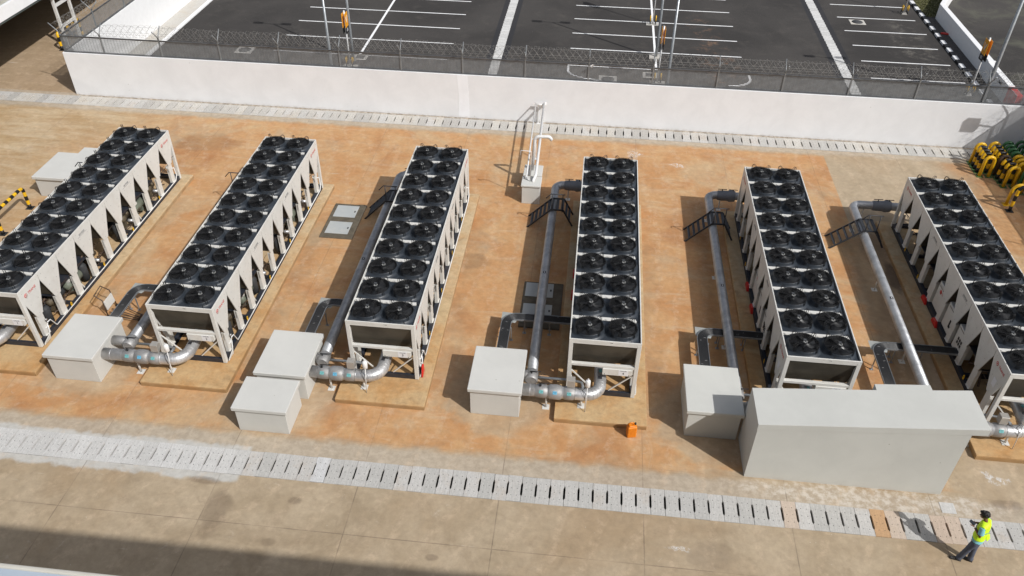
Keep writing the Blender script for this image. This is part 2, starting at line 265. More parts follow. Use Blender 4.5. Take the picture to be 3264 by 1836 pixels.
YEL = (0.72, 0.42, 0.012); BLK = (0.018, 0.017, 0.016)
mt = dict(
    ground=mat_ground(), asphalt=mat_asphalt(), plinth=mat_plinth(),
    cover=mat_cover('drain_concrete', (0.43, 0.42, 0.395), (0.51, 0.495, 0.47), (0.42, 0.33, 0.24), .5),
    cover_light=mat_cover('drain_cement_washed', (0.50, 0.49, 0.47), (0.58, 0.57, 0.55), (0.40, 0.40, 0.40), .3),
    cover_far=mat_cover('drain_concrete_far', (0.40, 0.385, 0.36), (0.52, 0.50, 0.46), (0.44, 0.36, 0.26), .4),
    cover_orange=mat_cover('drain_orange', (0.48, 0.30, 0.165), (0.52, 0.36, 0.21), (0.48, 0.38, 0.28), .4),
    cover_pink=mat_cover('drain_pink', (0.48, 0.38, 0.30), (0.52, 0.43, 0.35), (0.48, 0.38, 0.28), .4),
    cover_splash=mat_cover('drain_paint_splashed', (0.53, 0.53, 0.525), (0.57, 0.57, 0.565), (0.44, 0.42, 0.40), .9),
    trench=simple('trench_concrete', (0.10, 0.095, 0.085), .9),
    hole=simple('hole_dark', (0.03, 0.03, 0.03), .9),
    wall=mat_plaster('wall_white', (0.735, 0.74, 0.75), 0.0, (0.55, 0.54, 0.52), .10), patch=mat_wallpatch(),
    stucco=mat_plaster('stucco_cream', (0.555, 0.55, 0.52), 0.0, (0.40, 0.38, 0.34), .06),
    stucco2=mat_plaster('stucco_grey', (0.545, 0.545, 0.51), 0.0, (0.42, 0.42, 0.39), .08),
    white=simple('white_paint', (0.66, 0.655, 0.63), .4, var=.04, dirt=(0.40, 0.35, 0.28), damt=.25, dsc=3),
    cab=simple('cabinet_cream', (0.635, 0.625, 0.59), .42, var=.04, dirt=(0.42, 0.36, 0.28), damt=.22, dsc=2.2),
    wpipe=simple('white_pipe_paint', (0.72, 0.72, 0.71), .35, var=.03, dirt=(0.5, 0.45, 0.38), damt=.15, dsc=3),
    brightwhite=simple('bright_white_paint', (0.78, 0.78, 0.78), .5, var=.03),
    deck=simple('slate_deck', (0.029, 0.036, 0.046), .42, var=.2, sc=1.5, dirt=(0.06, 0.06, 0.058), damt=.35, dsc=4, spec=.4),
    black=simple('black_plastic', (0.007, 0.007, 0.008), .5, var=.2),
    blade=simple('fan_blade_dark', (0.02, 0.021, 0.023), .33, var=.2),
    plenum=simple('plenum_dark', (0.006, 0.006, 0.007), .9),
    motor=simple('motor_grey', (0.06, 0.063, 0.066), .4, var=.1),
    silver=simple('cast_silver', (0.42, 0.42, 0.42), .35, .6, var=.1),
    label=simple('motor_sticker', (0.28, 0.28, 0.27), .5),
    rail=simple('slate_steel', (0.022, 0.026, 0.036), .5, var=.2, dirt=(0.10, 0.07, 0.05), damt=.3, dsc=4),
    brown=simple('brown_pipe', (0.09, 0.06, 0.042), .5, .2, var=.25, sc=6),
    green=simple('oil_green_steel', (0.14, 0.155, 0.12), .5, var=.12),
    tan=simple('cast_tan', (0.10, 0.078, 0.048), .6, var=.25, sc=8),
    barrel=simple('insulated_barrel', (0.035, 0.037, 0.04), .7, var=.2),
    alu=mat_alu('aluminium_cladding', (0.56, 0.56, 0.565), .40), alud=mat_alu('weathered_cladding', (0.40, 0.41, 0.425), .46),
    jacket=mat_alu('quilted_jacket', (0.36, 0.355, 0.35), .60), grayjacket=simple('grey_valve_jacket', (0.17, 0.18, 0.20), .55, .1, bump=.4, bsc=8),
    cyan=simple('cyan_sticker', (0.16, 0.44, 0.45), .4, var=.03), cyan_b=simple('blue_sticker', (0.13, 0.42, 0.62), .4, var=.03),
    paper=simple('white_sheet', (0.72, 0.72, 0.74), .5, var=.02), ink=simple('dark_ink', (0.03, 0.03, 0.035), .5, var=.02),
    greyink=simple('grey_ink', (0.14, 0.14, 0.15), .5, var=.02), red=simple('logo_red', (0.52, 0.025, 0.02), .4, var=.03),
    redplastic=simple('red_plastic', (0.60, 0.02, 0.015), .4, var=.1), yellow=simple('yellow_paint', YEL, .35, var=.08, dirt=(0.35, 0.2, 0.03), damt=.4, dsc=5),
    orange=simple('orange_plastic', (0.72, 0.22, 0.012), .35, var=.08), grn=simple('green_pipe_paint', (0.035, 0.13, 0.045), .4, var=.15),
    base_green=simple('baseplate_green', (0.07, 0.14, 0.045), .6, var=.2), galv=simple('galvanised_steel', (0.34, 0.36, 0.375), .4, .55, var=.12, sc=8),
    galvd=simple('dull_steel', (0.13, 0.135, 0.14), .5, .4, var=.2), fencegrey=simple('fence_grey', (0.23, 0.24, 0.245), .5, .3, var=.15), wire=simple('razor_steel', (0.30, 0.29, 0.27), .45, .3),
    steps=simple('dark_steel_steps', (0.030, 0.032, 0.037), .5, var=.25), cable=simple('black_cable', (0.022, 0.022, 0.023), .4),
    tie=simple('white_cable_tie', (0.6, 0.6, 0.6), .5), plate=simple('galvanised_sheet', (0.36, 0.37, 0.35), .55, .2, var=.1),
    line=simple('road_marking_white', (0.84, 0.84, 0.84), .7, var=.05, dirt=(0.4, 0.39, 0.38), damt=.25, dsc=4), park_cover=mat_cover('park_drain_concrete', (0.52, 0.515, 0.50), (0.62, 0.615, 0.60), (0.5, 0.46, 0.40), .3),
    iron=simple('cast_iron', (0.05, 0.05, 0.052), .7, var=.25, sc=12), coverplate=simple('painted_cover_plate', (0.40, 0.42, 0.42), .6, var=.05, sc=1.5, dirt=(0.48, 0.47, 0.43), damt=.8, dsc=2.4),
    mortar=simple('dark_mortar', (0.105, 0.088, 0.063), .9, var=.25, sc=4, bump=.5, bsc=14), gravel=simple('gravel_soil', (0.075, 0.068, 0.062), .95, var=.5, sc=14, bump=1.0, bsc=25),
    soil=simple('grass_soil', (0.10, 0.095, 0.04), .95, var=.5, sc=5, bump=1, bsc=20),
    grass=simple('grass_blades', (0.09, 0.095, 0.025), .8, var=.5, sc=3), roof=simple('corrugated_roof', (0.45, 0.44, 0.38), .6, var=.15, dirt=(0.2, 0.19, 0.15), damt=.6),
    under=simple('canopy_soffit', (0.12, 0.14, 0.13), .7), sign_or=simple('sign_orange', (0.78, 0.33, 0.01), .4, var=.04),
    skin=simple('skin', (0.20, 0.095, 0.055), .5, var=.06), hair=simple('black_hair', (0.012, 0.010, 0.009), .6, var=.2),
    vest=simple('hi_vis_yellow', (0.62, 0.93, 0.015), .55, var=.06), shirt=simple('pale_blue_shirt', (0.22, 0.50, 0.56), .7, var=.08),
    strip=simple('reflective_tape', (0.17, 0.24, 0.20), .4), jeans=simple('grey_jeans', (0.085, 0.10, 0.14), .8, var=.2, sc=9), shoe=simple('dark_shoe', (0.045, 0.042, 0.04), .6, var=.3, sc=12),
    glass=simple('window_glass', (0.02, 0.025, 0.03), .08, spec=.8), tank=simple('white_tank', (0.74, 0.74, 0.73), .3, var=.03),
    greybox=simple('grey_box_steel', (0.40, 0.38, 0.35), .4, .3, var=.06), cream=simple('building_render', (0.5, 0.48, 0.44), .85), ledge=simple('ledge_white', (0.55, 0.53, 0.47), .6, var=.08, dirt=(0.3, 0.27, 0.2), damt=.4),
    ledgetop=simple('ledge_sheet', (0.40, 0.46, 0.53), .5, var=.05), ship=simple('black_rubber', (0.02, 0.02, 0.02), .7))
def mat_coil():
    g = G('coil_fins'); p = g.pos(); X, Y, Z = g.xyz(p)
    wv = g.n('ShaderNodeTexWave'); wv.inputs['Scale'].default_value = 9; wv.bands_direction = 'Z'; g.l(p, wv.inputs[0])
    c = g.mix(g.rng(g.noise(p, 1.2, 4), .35, .65), (0.050, 0.042, 0.030), (0.085, 0.074, 0.054))
    return g.end(g.mul(c, g.rng(wv.outputs[1], 0, 1, .88, 1.08)), .7)
mt['coil'] = mat_coil()
mt['st_arc'] = None

# ------------------------------------------------------------------ mesh builder
class MB:
    def __init__(s): s.v = []; s.f = []; s.mi = []; s.sm = []
    def add(s, vs, fs, mi=0, sm=False):
        b = len(s.v); s.v += [tuple(v) for v in vs]
        for f in fs: s.f.append([b + i for i in f]); s.mi.append(mi); s.sm.append(sm)
        return s
    def box(s, x0, x1, y0, y1, z0, z1, mi=0):
        return s.add([(x0, y0, z0), (x1, y0, z0), (x1, y1, z0), (x0, y1, z0), (x0, y0, z1), (x1, y0, z1), (x1, y1, z1), (x0, y1, z1)],
                     [(0, 3, 2, 1), (4, 5, 6, 7), (0, 1, 5, 4), (1, 2, 6, 5), (2, 3, 7, 6), (3, 0, 4, 7)], mi)
    def beam(s, a, b, wd, hd, up=(0, 0, 1), mi=0):
        a = Vector(a); b = Vector(b); d = (b - a).normalized(); u = Vector(up)
        if abs(d.dot(u)) > .98: u = Vector((0, 1, 0))
        sx = d.cross(u).normalized() * wd / 2; sy = sx.cross(d).normalized() * hd / 2
        vs = [p + i * sx + j * sy for p in (a, b) for i, j in ((-1, -1), (1, -1), (1, 1), (-1, 1))]
        return s.add(vs, [(3, 2, 1, 0), (4, 5, 6, 7), (0, 1, 5, 4), (1, 2, 6, 5), (2, 3, 7, 6), (3, 0, 4, 7)], mi)
    def path(s, pts, r, n=10, mi=0, cap=True, closed=False, sm=True):
        P = [Vector(p) for p in pts]; L = len(P); rs = r if isinstance(r, (list, tuple)) else [r] * L
        dirs = [(P[(i + 1) % L] - P[i]).normalized() for i in range(L if closed else L - 1)]
        t0 = dirs[0]; u = Vector((0, 0, 1)) if abs(t0.z) < .9 else Vector((0, 1, 0)); a = t0.cross(u).normalized(); b = a.cross(t0).normalized()
        vs = []; prev = t0
        for i in range(L):
            if closed: t = (dirs[i - 1] + dirs[i]).normalized()
            else: t = dirs[0] if i == 0 else dirs[-1] if i == L - 1 else (dirs[i - 1] + dirs[i]).normalized()
            q = prev.rotation_difference(t); a = q @ a; b = q @ b; prev = t
            for k in range(n):
                an = 2 * math.pi * k / n; vs.append(P[i] + rs[i] * (math.cos(an) * a + math.sin(an) * b))
        fs = []
        for i in range(L if closed else L - 1):
            j = (i + 1) % L
            for k in range(n): fs.append((i * n + k, i * n + (k + 1) % n, j * n + (k + 1) % n, j * n + k))
        if cap and not closed:
            s.add(vs, fs, mi, sm); bb = len(s.v) - len(vs)
            s.f.append([bb + k for k in range(n)][::-1]); s.mi.append(mi); s.sm.append(False)
            s.f.append([bb + (L - 1) * n + k for k in range(n)]); s.mi.append(mi); s.sm.append(False)
            return s
        return s.add(vs, fs, mi, sm)
    def lathe(s, prof, c=(0, 0, 0), n=24, mi=0, axis='z', sm=True):
        vs = []
        for r, h in prof:
            for k in range(n):
                a = 2 * math.pi * k / n; x, y, z = r * math.cos(a), r * math.sin(a), h
                if axis == 'x': x, y, z = z, x, y
                if axis == 'y': x, y, z = x, z, y
                vs.append((c[0] + x, c[1] + y, c[2] + z))
        fs = [(i * n + k, i * n + (k + 1) % n, (i + 1) * n + (k + 1) % n, (i + 1) * n + k) for i in range(len(prof) - 1) for k in range(n)]
        return s.add(vs, fs, mi, sm)
    def disc(s, c, r, n=16, mi=0, nrm='z'):
        vs = []
        for k in range(n):
            a = 2 * math.pi * k / n; x, y = r * math.cos(a), r * math.sin(a)
            vs.append((c[0] + x, c[1] + y, c[2]) if nrm == 'z' else (c[0], c[1] + x, c[2] + y) if nrm == 'x' else (c[0] + x, c[1], c[2] + y))
        return s.add(vs, [tuple(range(n))], mi)
    def prism(s, poly, axis, d0, d1, mi=0):
        def P(a, b, d): return (d, a, b) if axis == 'x' else (a, d, b) if axis == 'y' else (a, b, d)
        n = len(poly); vs = [P(a, b, d0) for a, b in poly] + [P(a, b, d1) for a, b in poly]
        return s.add(vs, [tuple(range(n))[::-1], tuple(range(n, 2 * n))] + [(i, (i + 1) % n, n + (i + 1) % n, n + i) for i in range(n)], mi)
    def sphere(s, c, r, n=12, m=8, mi=0, sc=(1, 1, 1)):
        vs = [(c[0], c[1], c[2] - r * sc[2])]; 
        for j in range(1, m):
            t = math.pi * j / m - math.pi / 2
            for k in range(n): a = 2 * math.pi * k / n; vs.append((c[0] + sc[0] * r * math.cos(t) * math.cos(a), c[1] + sc[1] * r * math.cos(t) * math.sin(a), c[2] + sc[2] * r * math.sin(t)))
        vs.append((c[0], c[1], c[2] + r * sc[2])); L = len(vs) - 1
        fs = [(0, 1 + (k + 1) % n, 1 + k) for k in range(n)] + [(L, L - n + k, L - n + (k + 1) % n) for k in range(n)]
        fs += [(1 + j * n + k, 1 + j * n + (k + 1) % n, 1 + (j + 1) * n + (k + 1) % n, 1 + (j + 1) * n + k) for j in range(m - 2) for k in range(n)]
        return s.add(vs, fs, mi, True)
    def mesh(s, name, mats, off=(0, 0, 0), bevel=0.0, seg=2):
        me = bpy.data.meshes.new(name); me.from_pydata([(v[0] + off[0], v[1] + off[1], v[2] + off[2]) for v in s.v], [], s.f)
        for m in (mats if isinstance(mats, (list, tuple)) else [mats]): me.materials.append(mt[m] if isinstance(m, str) else m)
        me.polygons.foreach_set('material_index', s.mi); me.polygons.foreach_set('use_smooth', s.sm)
        bm = bmesh.new(); bm.from_mesh(me); bmesh.ops.recalc_face_normals(bm, faces=bm.faces)
        if bevel:
            es = [e for e in bm.edges if len(e.link_faces) == 2 and e.calc_face_angle(0) > .6]
            bmesh.ops.bevel(bm, geom=es, offset=bevel, segments=seg, affect='EDGES', profile=.5)
        bm.to_mesh(me); bm.free(); me.update()
        return me
    def build(s, name, mats, parent=None, off=(0, 0, 0), bevel=0.0, seg=2): return link(name, s.mesh(name, mats, off, bevel, seg), parent)

def link(name, me, parent=None, loc=None, rot=None):
    o = bpy.data.objects.new(name, me); COL.objects.link(o)
    if parent: o.parent = parent
    if loc: o.location = loc
    if rot: o.rotation_euler = rot
    return o
def tag(o, label=None, cat=None, group=None, kind=None):
    if label: o['label'] = label
    if cat: o['category'] = cat
    if group: o['group'] = group
    if kind: o['kind'] = kind
    return o
def thing(name, label, cat, loc=(0, 0, 0), rz=0, group=None):
    o = bpy.data.objects.new(name, None); COL.objects.link(o); o.location = loc; o.rotation_euler = (0, 0, rz); o.empty_display_size = .2
    return tag(o, label, cat, group)
def struct(o): o['kind'] = 'structure'; return o
def bend(a, corner, b, r, n=8):
    c = Vector(corner); u = (Vector(a) - c).normalized(); v = (Vector(b) - c).normalized()
    ang = u.angle(v); t = r / math.tan(ang / 2); cen = c + (u + v).normalized() * (r / math.sin(ang / 2)); p0 = c + u * t; p1 = c + v * t
    r0 = p0 - cen; ax = r0.cross(p1 - cen).normalized(); tot = r0.angle(p1 - cen)
    return [cen + Matrix.Rotation(tot * i / n, 3, ax) @ r0 for i in range(n + 1)]
_tc = {}
def text_mesh(body, size, mat, ex=0.002):
    k = (body, size, mat)
    if k not in _tc:
        cu = bpy.data.curves.new('writing', 'FONT'); cu.body = body; cu.size = size; cu.extrude = ex; cu.align_x = 'CENTER'; cu.align_y = 'CENTER'; cu.resolution_u = 3
        ob = bpy.data.objects.new('writing', cu); COL.objects.link(ob)
        dg = bpy.context.evaluated_depsgraph_get(); me = bpy.data.meshes.new_from_object(ob.evaluated_get(dg)); bpy.data.objects.remove(ob)
        me.materials.clear(); me.materials.append(mt[mat]); me.name = 'writing'; _tc[k] = me
    return _tc[k]

# ------------------------------------------------------------------ ground, trenches, asphalt
DY0, DY1 = -4.26, -3.35; FY0, FY1 = 17.76, 18.74; CA = (-6.15, -5.60); CB = (13.72, 14.30); PY0 = 19.1
FAR = 700
def sheet(mb, x0, x1, y0, y1, z, mi=0): mb.add([(x0, y0, z), (x1, y0, z), (x1, y1, z), (x0, y1, z)], [(0, 1, 2, 3)], mi)
g = MB()
for y0, y1 in ((-FAR, DY0), (DY1, FY0), (FY1, PY0)): sheet(g, -FAR, FAR, y0, y1, 0)
sheet(g, -FAR, -36, DY0, DY1, 0); sheet(g, 36, FAR, DY0, DY1, 0); sheet(g, -FAR, -40, FY0, FY1, 0); sheet(g, 20.3, FAR, FY0, FY1, 0)
for x0, x1 in ((-FAR, CA[0]), (CA[1], CB[0]), (CB[1], FAR)): sheet(g, x0, x1, PY0, FAR, 0)
sheet(g, CA[0], CA[1], 60, FAR, 0); sheet(g, CB[0], CB[1], 60, FAR, 0)
struct(g.build('ground', 'ground'))
t = MB()
def trench(x0, x1, y0, y1, d=.5):
    t.add([(x0, y0, -d), (x1, y0, -d), (x1, y1, -d), (x0, y1, -d), (x0, y0, 0), (x1, y0, 0), (x1, y1, 0), (x0, y1, 0)],
          [(0, 1, 2, 3), (0, 4, 5, 1), (1, 5, 6, 2), (2, 6, 7, 3), (3, 7, 4, 0)], 0)
trench(-36, 36, DY0, DY1); trench(-40, 20.3, FY0, FY1); trench(CA[0], CA[1], PY0, 60); trench(CB[0], CB[1], PY0, 60)
struct(t.build('drain_channel', 'trench'))
a = MB()
for x0, x1 in ((-25.82, CA[0]), (CA[1], CB[0]), (CB[1], 20.78)): sheet(a, x0, x1, 19.12, 90, .004)
struct(a.build('car_park', 'asphalt'))
a = MB(); sheet(a, 21.9, 60, 19.12, 90, .004); struct(a.build('service_road', 'asphalt'))
a = MB(); sheet(a, -27.2, -26.05, 19.12, 90, .004); struct(a.build('footpath', 'cover_far'))
a = MB(); a.box(-26.05, -25.82, 19.12, 90, -.05, .1); struct(a.build('kerb', 'brightwhite', bevel=.015))
# black and white kerb on the right of the bays
k = MB(); y = 24.4 - 1.17 * 4; i = 0
while y < 70:
    k.box(20.78, 21.02, y, y + .585, -.05, .12, i % 2); y += .585; i += 1
struct(k.build('painted_kerb', ['black', 'brightwhite']))
a = MB(); sheet(a, 21.02, 21.9, 19.12, 36.9, .03); struct(a.build('gravel_verge', 'gravel'))
a = MB(); a.add([(21.02, 36.9, .03), (21.75, 36.9, .03), (27.7, 48.6, .03), (27.7, 80, .03), (21.02, 80, .03)], [(0, 1, 2, 3, 4)]); struct(a.build('grass_verge', 'soil'))
gb = MB()
for _ in range(9000):
    x = random.uniform(21.05, 24.3); y = random.uniform(36.7, 46); h = random.uniform(.03, .09)
    if x > 21.75 + (y - 36.8) * .5: continue
    an = random.uniform(0, 6.28); dx, dy = math.cos(an) * .02, math.sin(an) * .02
    gb.add([(x - dx, y - dy, .03), (x + dx, y + dy, .03), (x + random.uniform(-.05, .05), y + random.uniform(-.05, .05), .03 + h)], [(0, 1, 2)])
tag(gb.build('grass', 'grass'), 'dry green and straw grass on the verge inside the corner of the low white wall', 'grass', kind='stuff')
# bay lines
l = MB(); z = .008
for yy in (25.9, 28.3, 30.72, 33.15, 35.57, 38.0, 40.4): sheet(l, -19.05, -8.72, yy - .05, yy + .05, z)
sheet(l, -13.94, -13.80, 26.1, 45, z + .004)
for yy in (28.57, 30.98, 33.42, 35.86, 38.26, 40.7): sheet(l, -1.70, 8.35, yy - .05, yy + .05, z)
sheet(l, -1.73, 3.0, 26.06, 26.17, z); sheet(l, 3.24, 3.37, 26.0, 27.6, z + .004); sheet(l, 3.24, 3.37, 28.2, 45, z + .004)
for yy, xr in ((26.6, 20.42), (28.98, 20.33), (31.34, 20.31), (33.70, 20.31), (36.05, 20.25), (38.42, 20.13), (40.8, 20.1)): sheet(l, 15.30, xr, yy - .05, yy + .05, z)
def strip(pts, wd):
    for (x0, y0), (x1, y1) in zip(pts, pts[1:]):
        d = Vector((x1 - x0, y1 - y0)).normalized(); nx, ny = -d.y * wd / 2, d.x * wd / 2
        l.add([(x0 + nx, y0 + ny, z), (x0 - nx, y0 - ny, z), (x1 - nx, y1 - ny, z), (x1 + nx, y1 + ny, z)], [(0, 1, 2, 3)])
strip([(-1.68, 26.0), (-1.68, 25.4)] + [(-1.68 + 2.0 * (1 - math.cos(R(9 * q))), 25.4 - 1.1 * math.sin(R(9 * q))) for q in range(1, 11)], .13)
strip([(8.48, 26.0), (8.5, 25.5)] + [(8.5 - 1.3 * (1 - math.cos(R(9 * q))), 25.5 - 1.0 * math.sin(R(9 * q))) for q in range(1, 11)], .13)
struct(l.build('bay_marking', 'line'))

# ------------------------------------------------------------------ drain covers
def cover_mesh(wd, ln, name, mat, holes=True):
    m = MB(); h = wd / 2; L = ln / 2; s0 = .27 * ln; nw = .027; ch = .05
    poly = [(-h, -L), (h, -L), (h, -s0 * 1.0), (h - nw, -s0 + ch), (h - nw, s0 - ch), (h, s0), (h, L), (-h, L), (-h, s0), (-h + nw, s0 - ch), (-h + nw, -s0 + ch), (-h, -s0)]
    m.prism(poly, 'z', -.07, .012)
    if holes:
        for yy in (-.27 * ln, 0, .27 * ln):
            for xx in (-wd * .2, wd * .2): m.lathe([(.0001, .0135), (.012, .0135), (.012, .005)], (xx, yy, 0), 8, 1, sm=False)  # dark discs on the surface paint the shade inside the holes
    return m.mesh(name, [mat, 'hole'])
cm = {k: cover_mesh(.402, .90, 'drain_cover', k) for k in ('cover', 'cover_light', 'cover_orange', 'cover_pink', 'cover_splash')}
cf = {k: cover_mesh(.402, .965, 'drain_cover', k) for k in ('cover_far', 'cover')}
S0 = 7.19; P = .4103      # a slot of the near drain stands at x = 7.19
special = {12: 'cover_orange', 13: 'cover_pink', 4 + 0: 'cover_pink'}
for k in range(-62, 17):
    xc = S0 + P * (k + .5); key = 'cover'
    if xc < -9.7: key = 'cover_light'
    lab = 'grey concrete cover with six small holes in the wide near drain row'; grp = 'near drain row covers'
    if k == 3: key = 'cover_orange'; lab = 'orange stained drain cover, four covers left of the head of the standing person\'s shadow'
    if k in (4, 7, 8, -3): key = 'cover_pink'; grp = 'near drain row covers stained pink'; lab = 'pinkish stained cover in the wide near drain row'
    if k == -36: lab = 'drain cover splashed with bright white paint in the wide near drain row'; grp = None; key = 'cover_splash'
    if key == 'cover_light': lab = 'cement washed pale cover in the left end of the near drain row'; grp = 'cement washed drain covers'
    if k == 3: lab = 'brightest orange stained cover of the near drain row, left of the standing person\'s shadow'; grp = None
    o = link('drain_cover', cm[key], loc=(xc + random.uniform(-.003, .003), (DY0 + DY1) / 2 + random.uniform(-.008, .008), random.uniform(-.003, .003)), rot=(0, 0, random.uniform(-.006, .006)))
    tag(o, lab, 'drain cover', grp)
S1 = -2.25
for k in range(-71, 55):
    xc = S1 + .4125 * (k + .5)
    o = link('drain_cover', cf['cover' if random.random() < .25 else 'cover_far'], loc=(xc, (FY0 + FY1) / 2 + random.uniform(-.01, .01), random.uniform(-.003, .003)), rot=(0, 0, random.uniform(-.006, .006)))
    tag(o, 'grey slotted cover in the drain row along the foot of the long white wall', 'drain cover', 'covers along the white wall')
cp = cover_mesh(.53, .40, 'drain_cover', 'park_cover', False); cp2 = cover_mesh(.56, .40, 'drain_cover', 'park_cover', False)
def park_row(xc, me, lab, grp, ys):
    y = ys
    while y < 40.5:
        o = link('drain_cover', me, loc=(xc + random.uniform(-.006, .006), y, random.uniform(-.002, .004)), rot=(0, 0, random.uniform(-.01, .01))); tag(o, lab, 'drain cover', grp); y += .43
park_row(-5.875, cp, 'small pale cover in the drain row between the left and middle parking bays', 'left car park drain covers', 23.9)
park_row(14.01, cp2, 'small pale cover in the drain row between the middle and right parking bays', 'right car park drain covers', 23.9)

# ------------------------------------------------------------------ perimeter walls, fences, razor wire
WZ = 2.31
b = MB(); b.box(-27.36, 20.45, 18.9, 19.1, 0, WZ)
wl = b.build('perimeter_wall', 'wall', bevel=.012); tag(wl, 'long white plastered perimeter wall behind the six cooling units', 'wall')
b = MB(); b.prism([(-6.90, 0.02), (-6.34, 0.02), (-6.36, 1.3), (-6.40, 2.29), (-6.93, 2.29), (-6.86, 1.2)], 'y', 18.896, 18.9005); b.build('paint_patch', 'patch', wl)
b = MB(); b.box(-27.36, -27.2, 19.1, 60, 0, WZ); tag(b.build('perimeter_wall', 'brightwhite', bevel=.012), 'bright white return wall on the left of the car park, under the fence', 'wall')
b = MB(); b.box(20.45, 20.65, -8, 19.1, 0, WZ); tag(b.build('perimeter_wall', 'wall', bevel=.012), 'shaded white side wall behind the stacked hoop barriers at the right edge', 'wall')

def fence(name, label, p0, p1, nposts, first, pitch, z0, arms='both', rails=True):
    p0 = Vector(p0); p1 = Vector(p1); d = (p1 - p0).normalized(); nrm = Vector((-d.y, d.x, 0)); L = (p1 - p0).length
    T = thing(name, label, 'fence', (p0.x, p0.y, z0)); H = .85
    pm = MB(); pm.beam((0, 0, 0), (0, 0, H + .12), .065, .065)
    for s_ in (-1, 1):
        pm.path([(0, 0, H + .08)] + [nrm * s_ * q + Vector((0, 0, zz)) for q, zz in ((.08, H + .24), (.43, H + .62))], .026, 6)
    post = pm.mesh('fence_post', 'fencegrey')
    for i in range(nposts):
        link('fence_post', post, T, loc=tuple(d * (first + i * pitch)))
    m = MB(); m.beam((0, 0, .03), d * L + Vector((0, 0, .03)), .07, .05); m.build('bottom_rail', 'galvd', T)
    m = MB(); m.beam((0, 0, H), d * L + Vector((0, 0, H)), .05, .05); m.build('top_rail', 'galvd', T)
    m = MB(); zz = .09
    while zz < H - .03:
        m.beam(nrm * .02 + Vector((0, 0, zz)), d * L + nrm * .02 + Vector((0, 0, zz)), .013, .03); zz += .0585
    k = 0.1
    while k < L:
        m.beam(d * k + nrm * .03 + Vector((0, 0, .05)), d * k + nrm * .03 + Vector((0, 0, H)), .008, .008); k += .16
    m.build('mesh_panel', 'fencegrey', T)
    # barbed strands on the arms
    return T, d, nrm, L, z0
def razor(T, label):
    _, d, nrm, L, z0 = T; o = T[0].location
    m = MB(); step = .34; n = int(L / step) - 1; r = .31; zc = z0 + 1.26
    rng_ = random.Random(3)
    for sgn, ph in ((1, 0), (-1, .9)):
        pts = []
        for i in range(n * 14):
            a = 2 * math.pi * i / 14; tt = i / 14 * step; rr = r * (1 + .08 * math.sin(i * .11) + .03 * rng_.uniform(-1, 1))
            pts.append(Vector(o) + d * (.25 + tt + .27 * sgn * math.sin(a + ph) + .03 * math.sin(i * .05)) + nrm * (rr * .75 * math.cos(a + ph) * sgn) + Vector((0, 0, zc - z0 + rr * math.sin(a + ph) - .03 * math.sin(i * .023))))
        m.path(pts, .0046, 3)
    for hh, q in ((1.02, -.17), (1.36, -.36), (1.02, .17), (1.36, .36)):
        m.path([Vector(o) + nrm * q + Vector((0, 0, hh)), Vector(o) + nrm * q + d * L + Vector((0, 0, hh))], .0045, 3)
    tag(m.build('razor_wire', 'wire'), label, 'razor wire')
f1 = fence('perimeter_fence', 'dark mesh fence with Y shaped arms standing on the long white wall', (-27.28, 19.0, 0), (20.5, 19.0, 0), 16, -25.12 + 27.28, 3.08, WZ)
razor(f1, 'coiled razor wire along the fence on the long white wall')
f2 = fence('perimeter_fence', 'mesh fence on the bright white return wall left of the car park', (-27.28, 19.03, 0), (-27.28, 58, 0), 13, .05, 3.2, WZ)
razor(f2, 'coiled razor wire on the return fence left of the car park')
f3 = fence('perimeter_fence', 'mesh fence on the shaded side wall at the right edge', (20.55, -7, 0), (20.55, 18.9, 0), 9, .2, 3.1, WZ)
razor(f3, 'coiled razor wire on the side fence at the right edge')
# plastic scraps caught in the coil
for x, lab in ((-.35, 'white plastic scrap caught in the razor wire above the long wall'),):
    m = MB(); pts = [(x + random.uniform(-.15, .15), 18.75 + random.uniform(-.05, .05), 3.2 + random.uniform(-.1, .12)) for _ in range(9)]
    m.add(pts, [(0, 1, 2), (2, 3, 4), (4, 5, 6), (1, 5, 7), (6, 7, 8), (0, 4, 8)]); tag(m.build('plastic_scrap', 'brightwhite'), lab, 'litter')
# low white wall on the right
b = MB(); b.box(21.56, 21.88, 24.2, 27.42, 0, .98, 0); b.box(21.56, 21.88, 23.05, 24.2, 0, .985, 1); b.box(21.64, 21.96, 27.42, 36.6, 0, .98, 0); b.box(21.54, 21.96, 27.3, 27.48, .98, 1.03, 0)
b.prism([(21.64, 36.6), (21.96, 36.6), (27.9, 48.4), (27.6, 48.7)], 'z', 0, .98, 0); b.box(21.9, 22.2, 21.2, 23.05, 0, .98, 0)
lw = b.build('low_wall', ['brightwhite', 'redplastic'], bevel=.012); tag(lw, 'low white boundary wall with a red painted end, right of the parking bays', 'wall')
m = MB(); pts = [(21.5 + random.uniform(-.05, .05), 25.2 + random.uniform(-.3, .3), .75 + random.uniform(-.1, .1)) for _ in range(12)]
m.path(pts, .014, 5); tag(m.build('cable_offcut', 'cable'), 'tangled black cable hanging on the low white wall', 'cable')
m = MB(); m.prism([(21.2, 33.85), (21.65, 33.75), (21.7, 33.95), (21.4, 34.02), (21.22, 34.0)], 'z', .03, .09); tag(m.build('plastic_scrap', 'redplastic'), 'red plastic scrap lying on the gravel by the low white wall', 'litter')

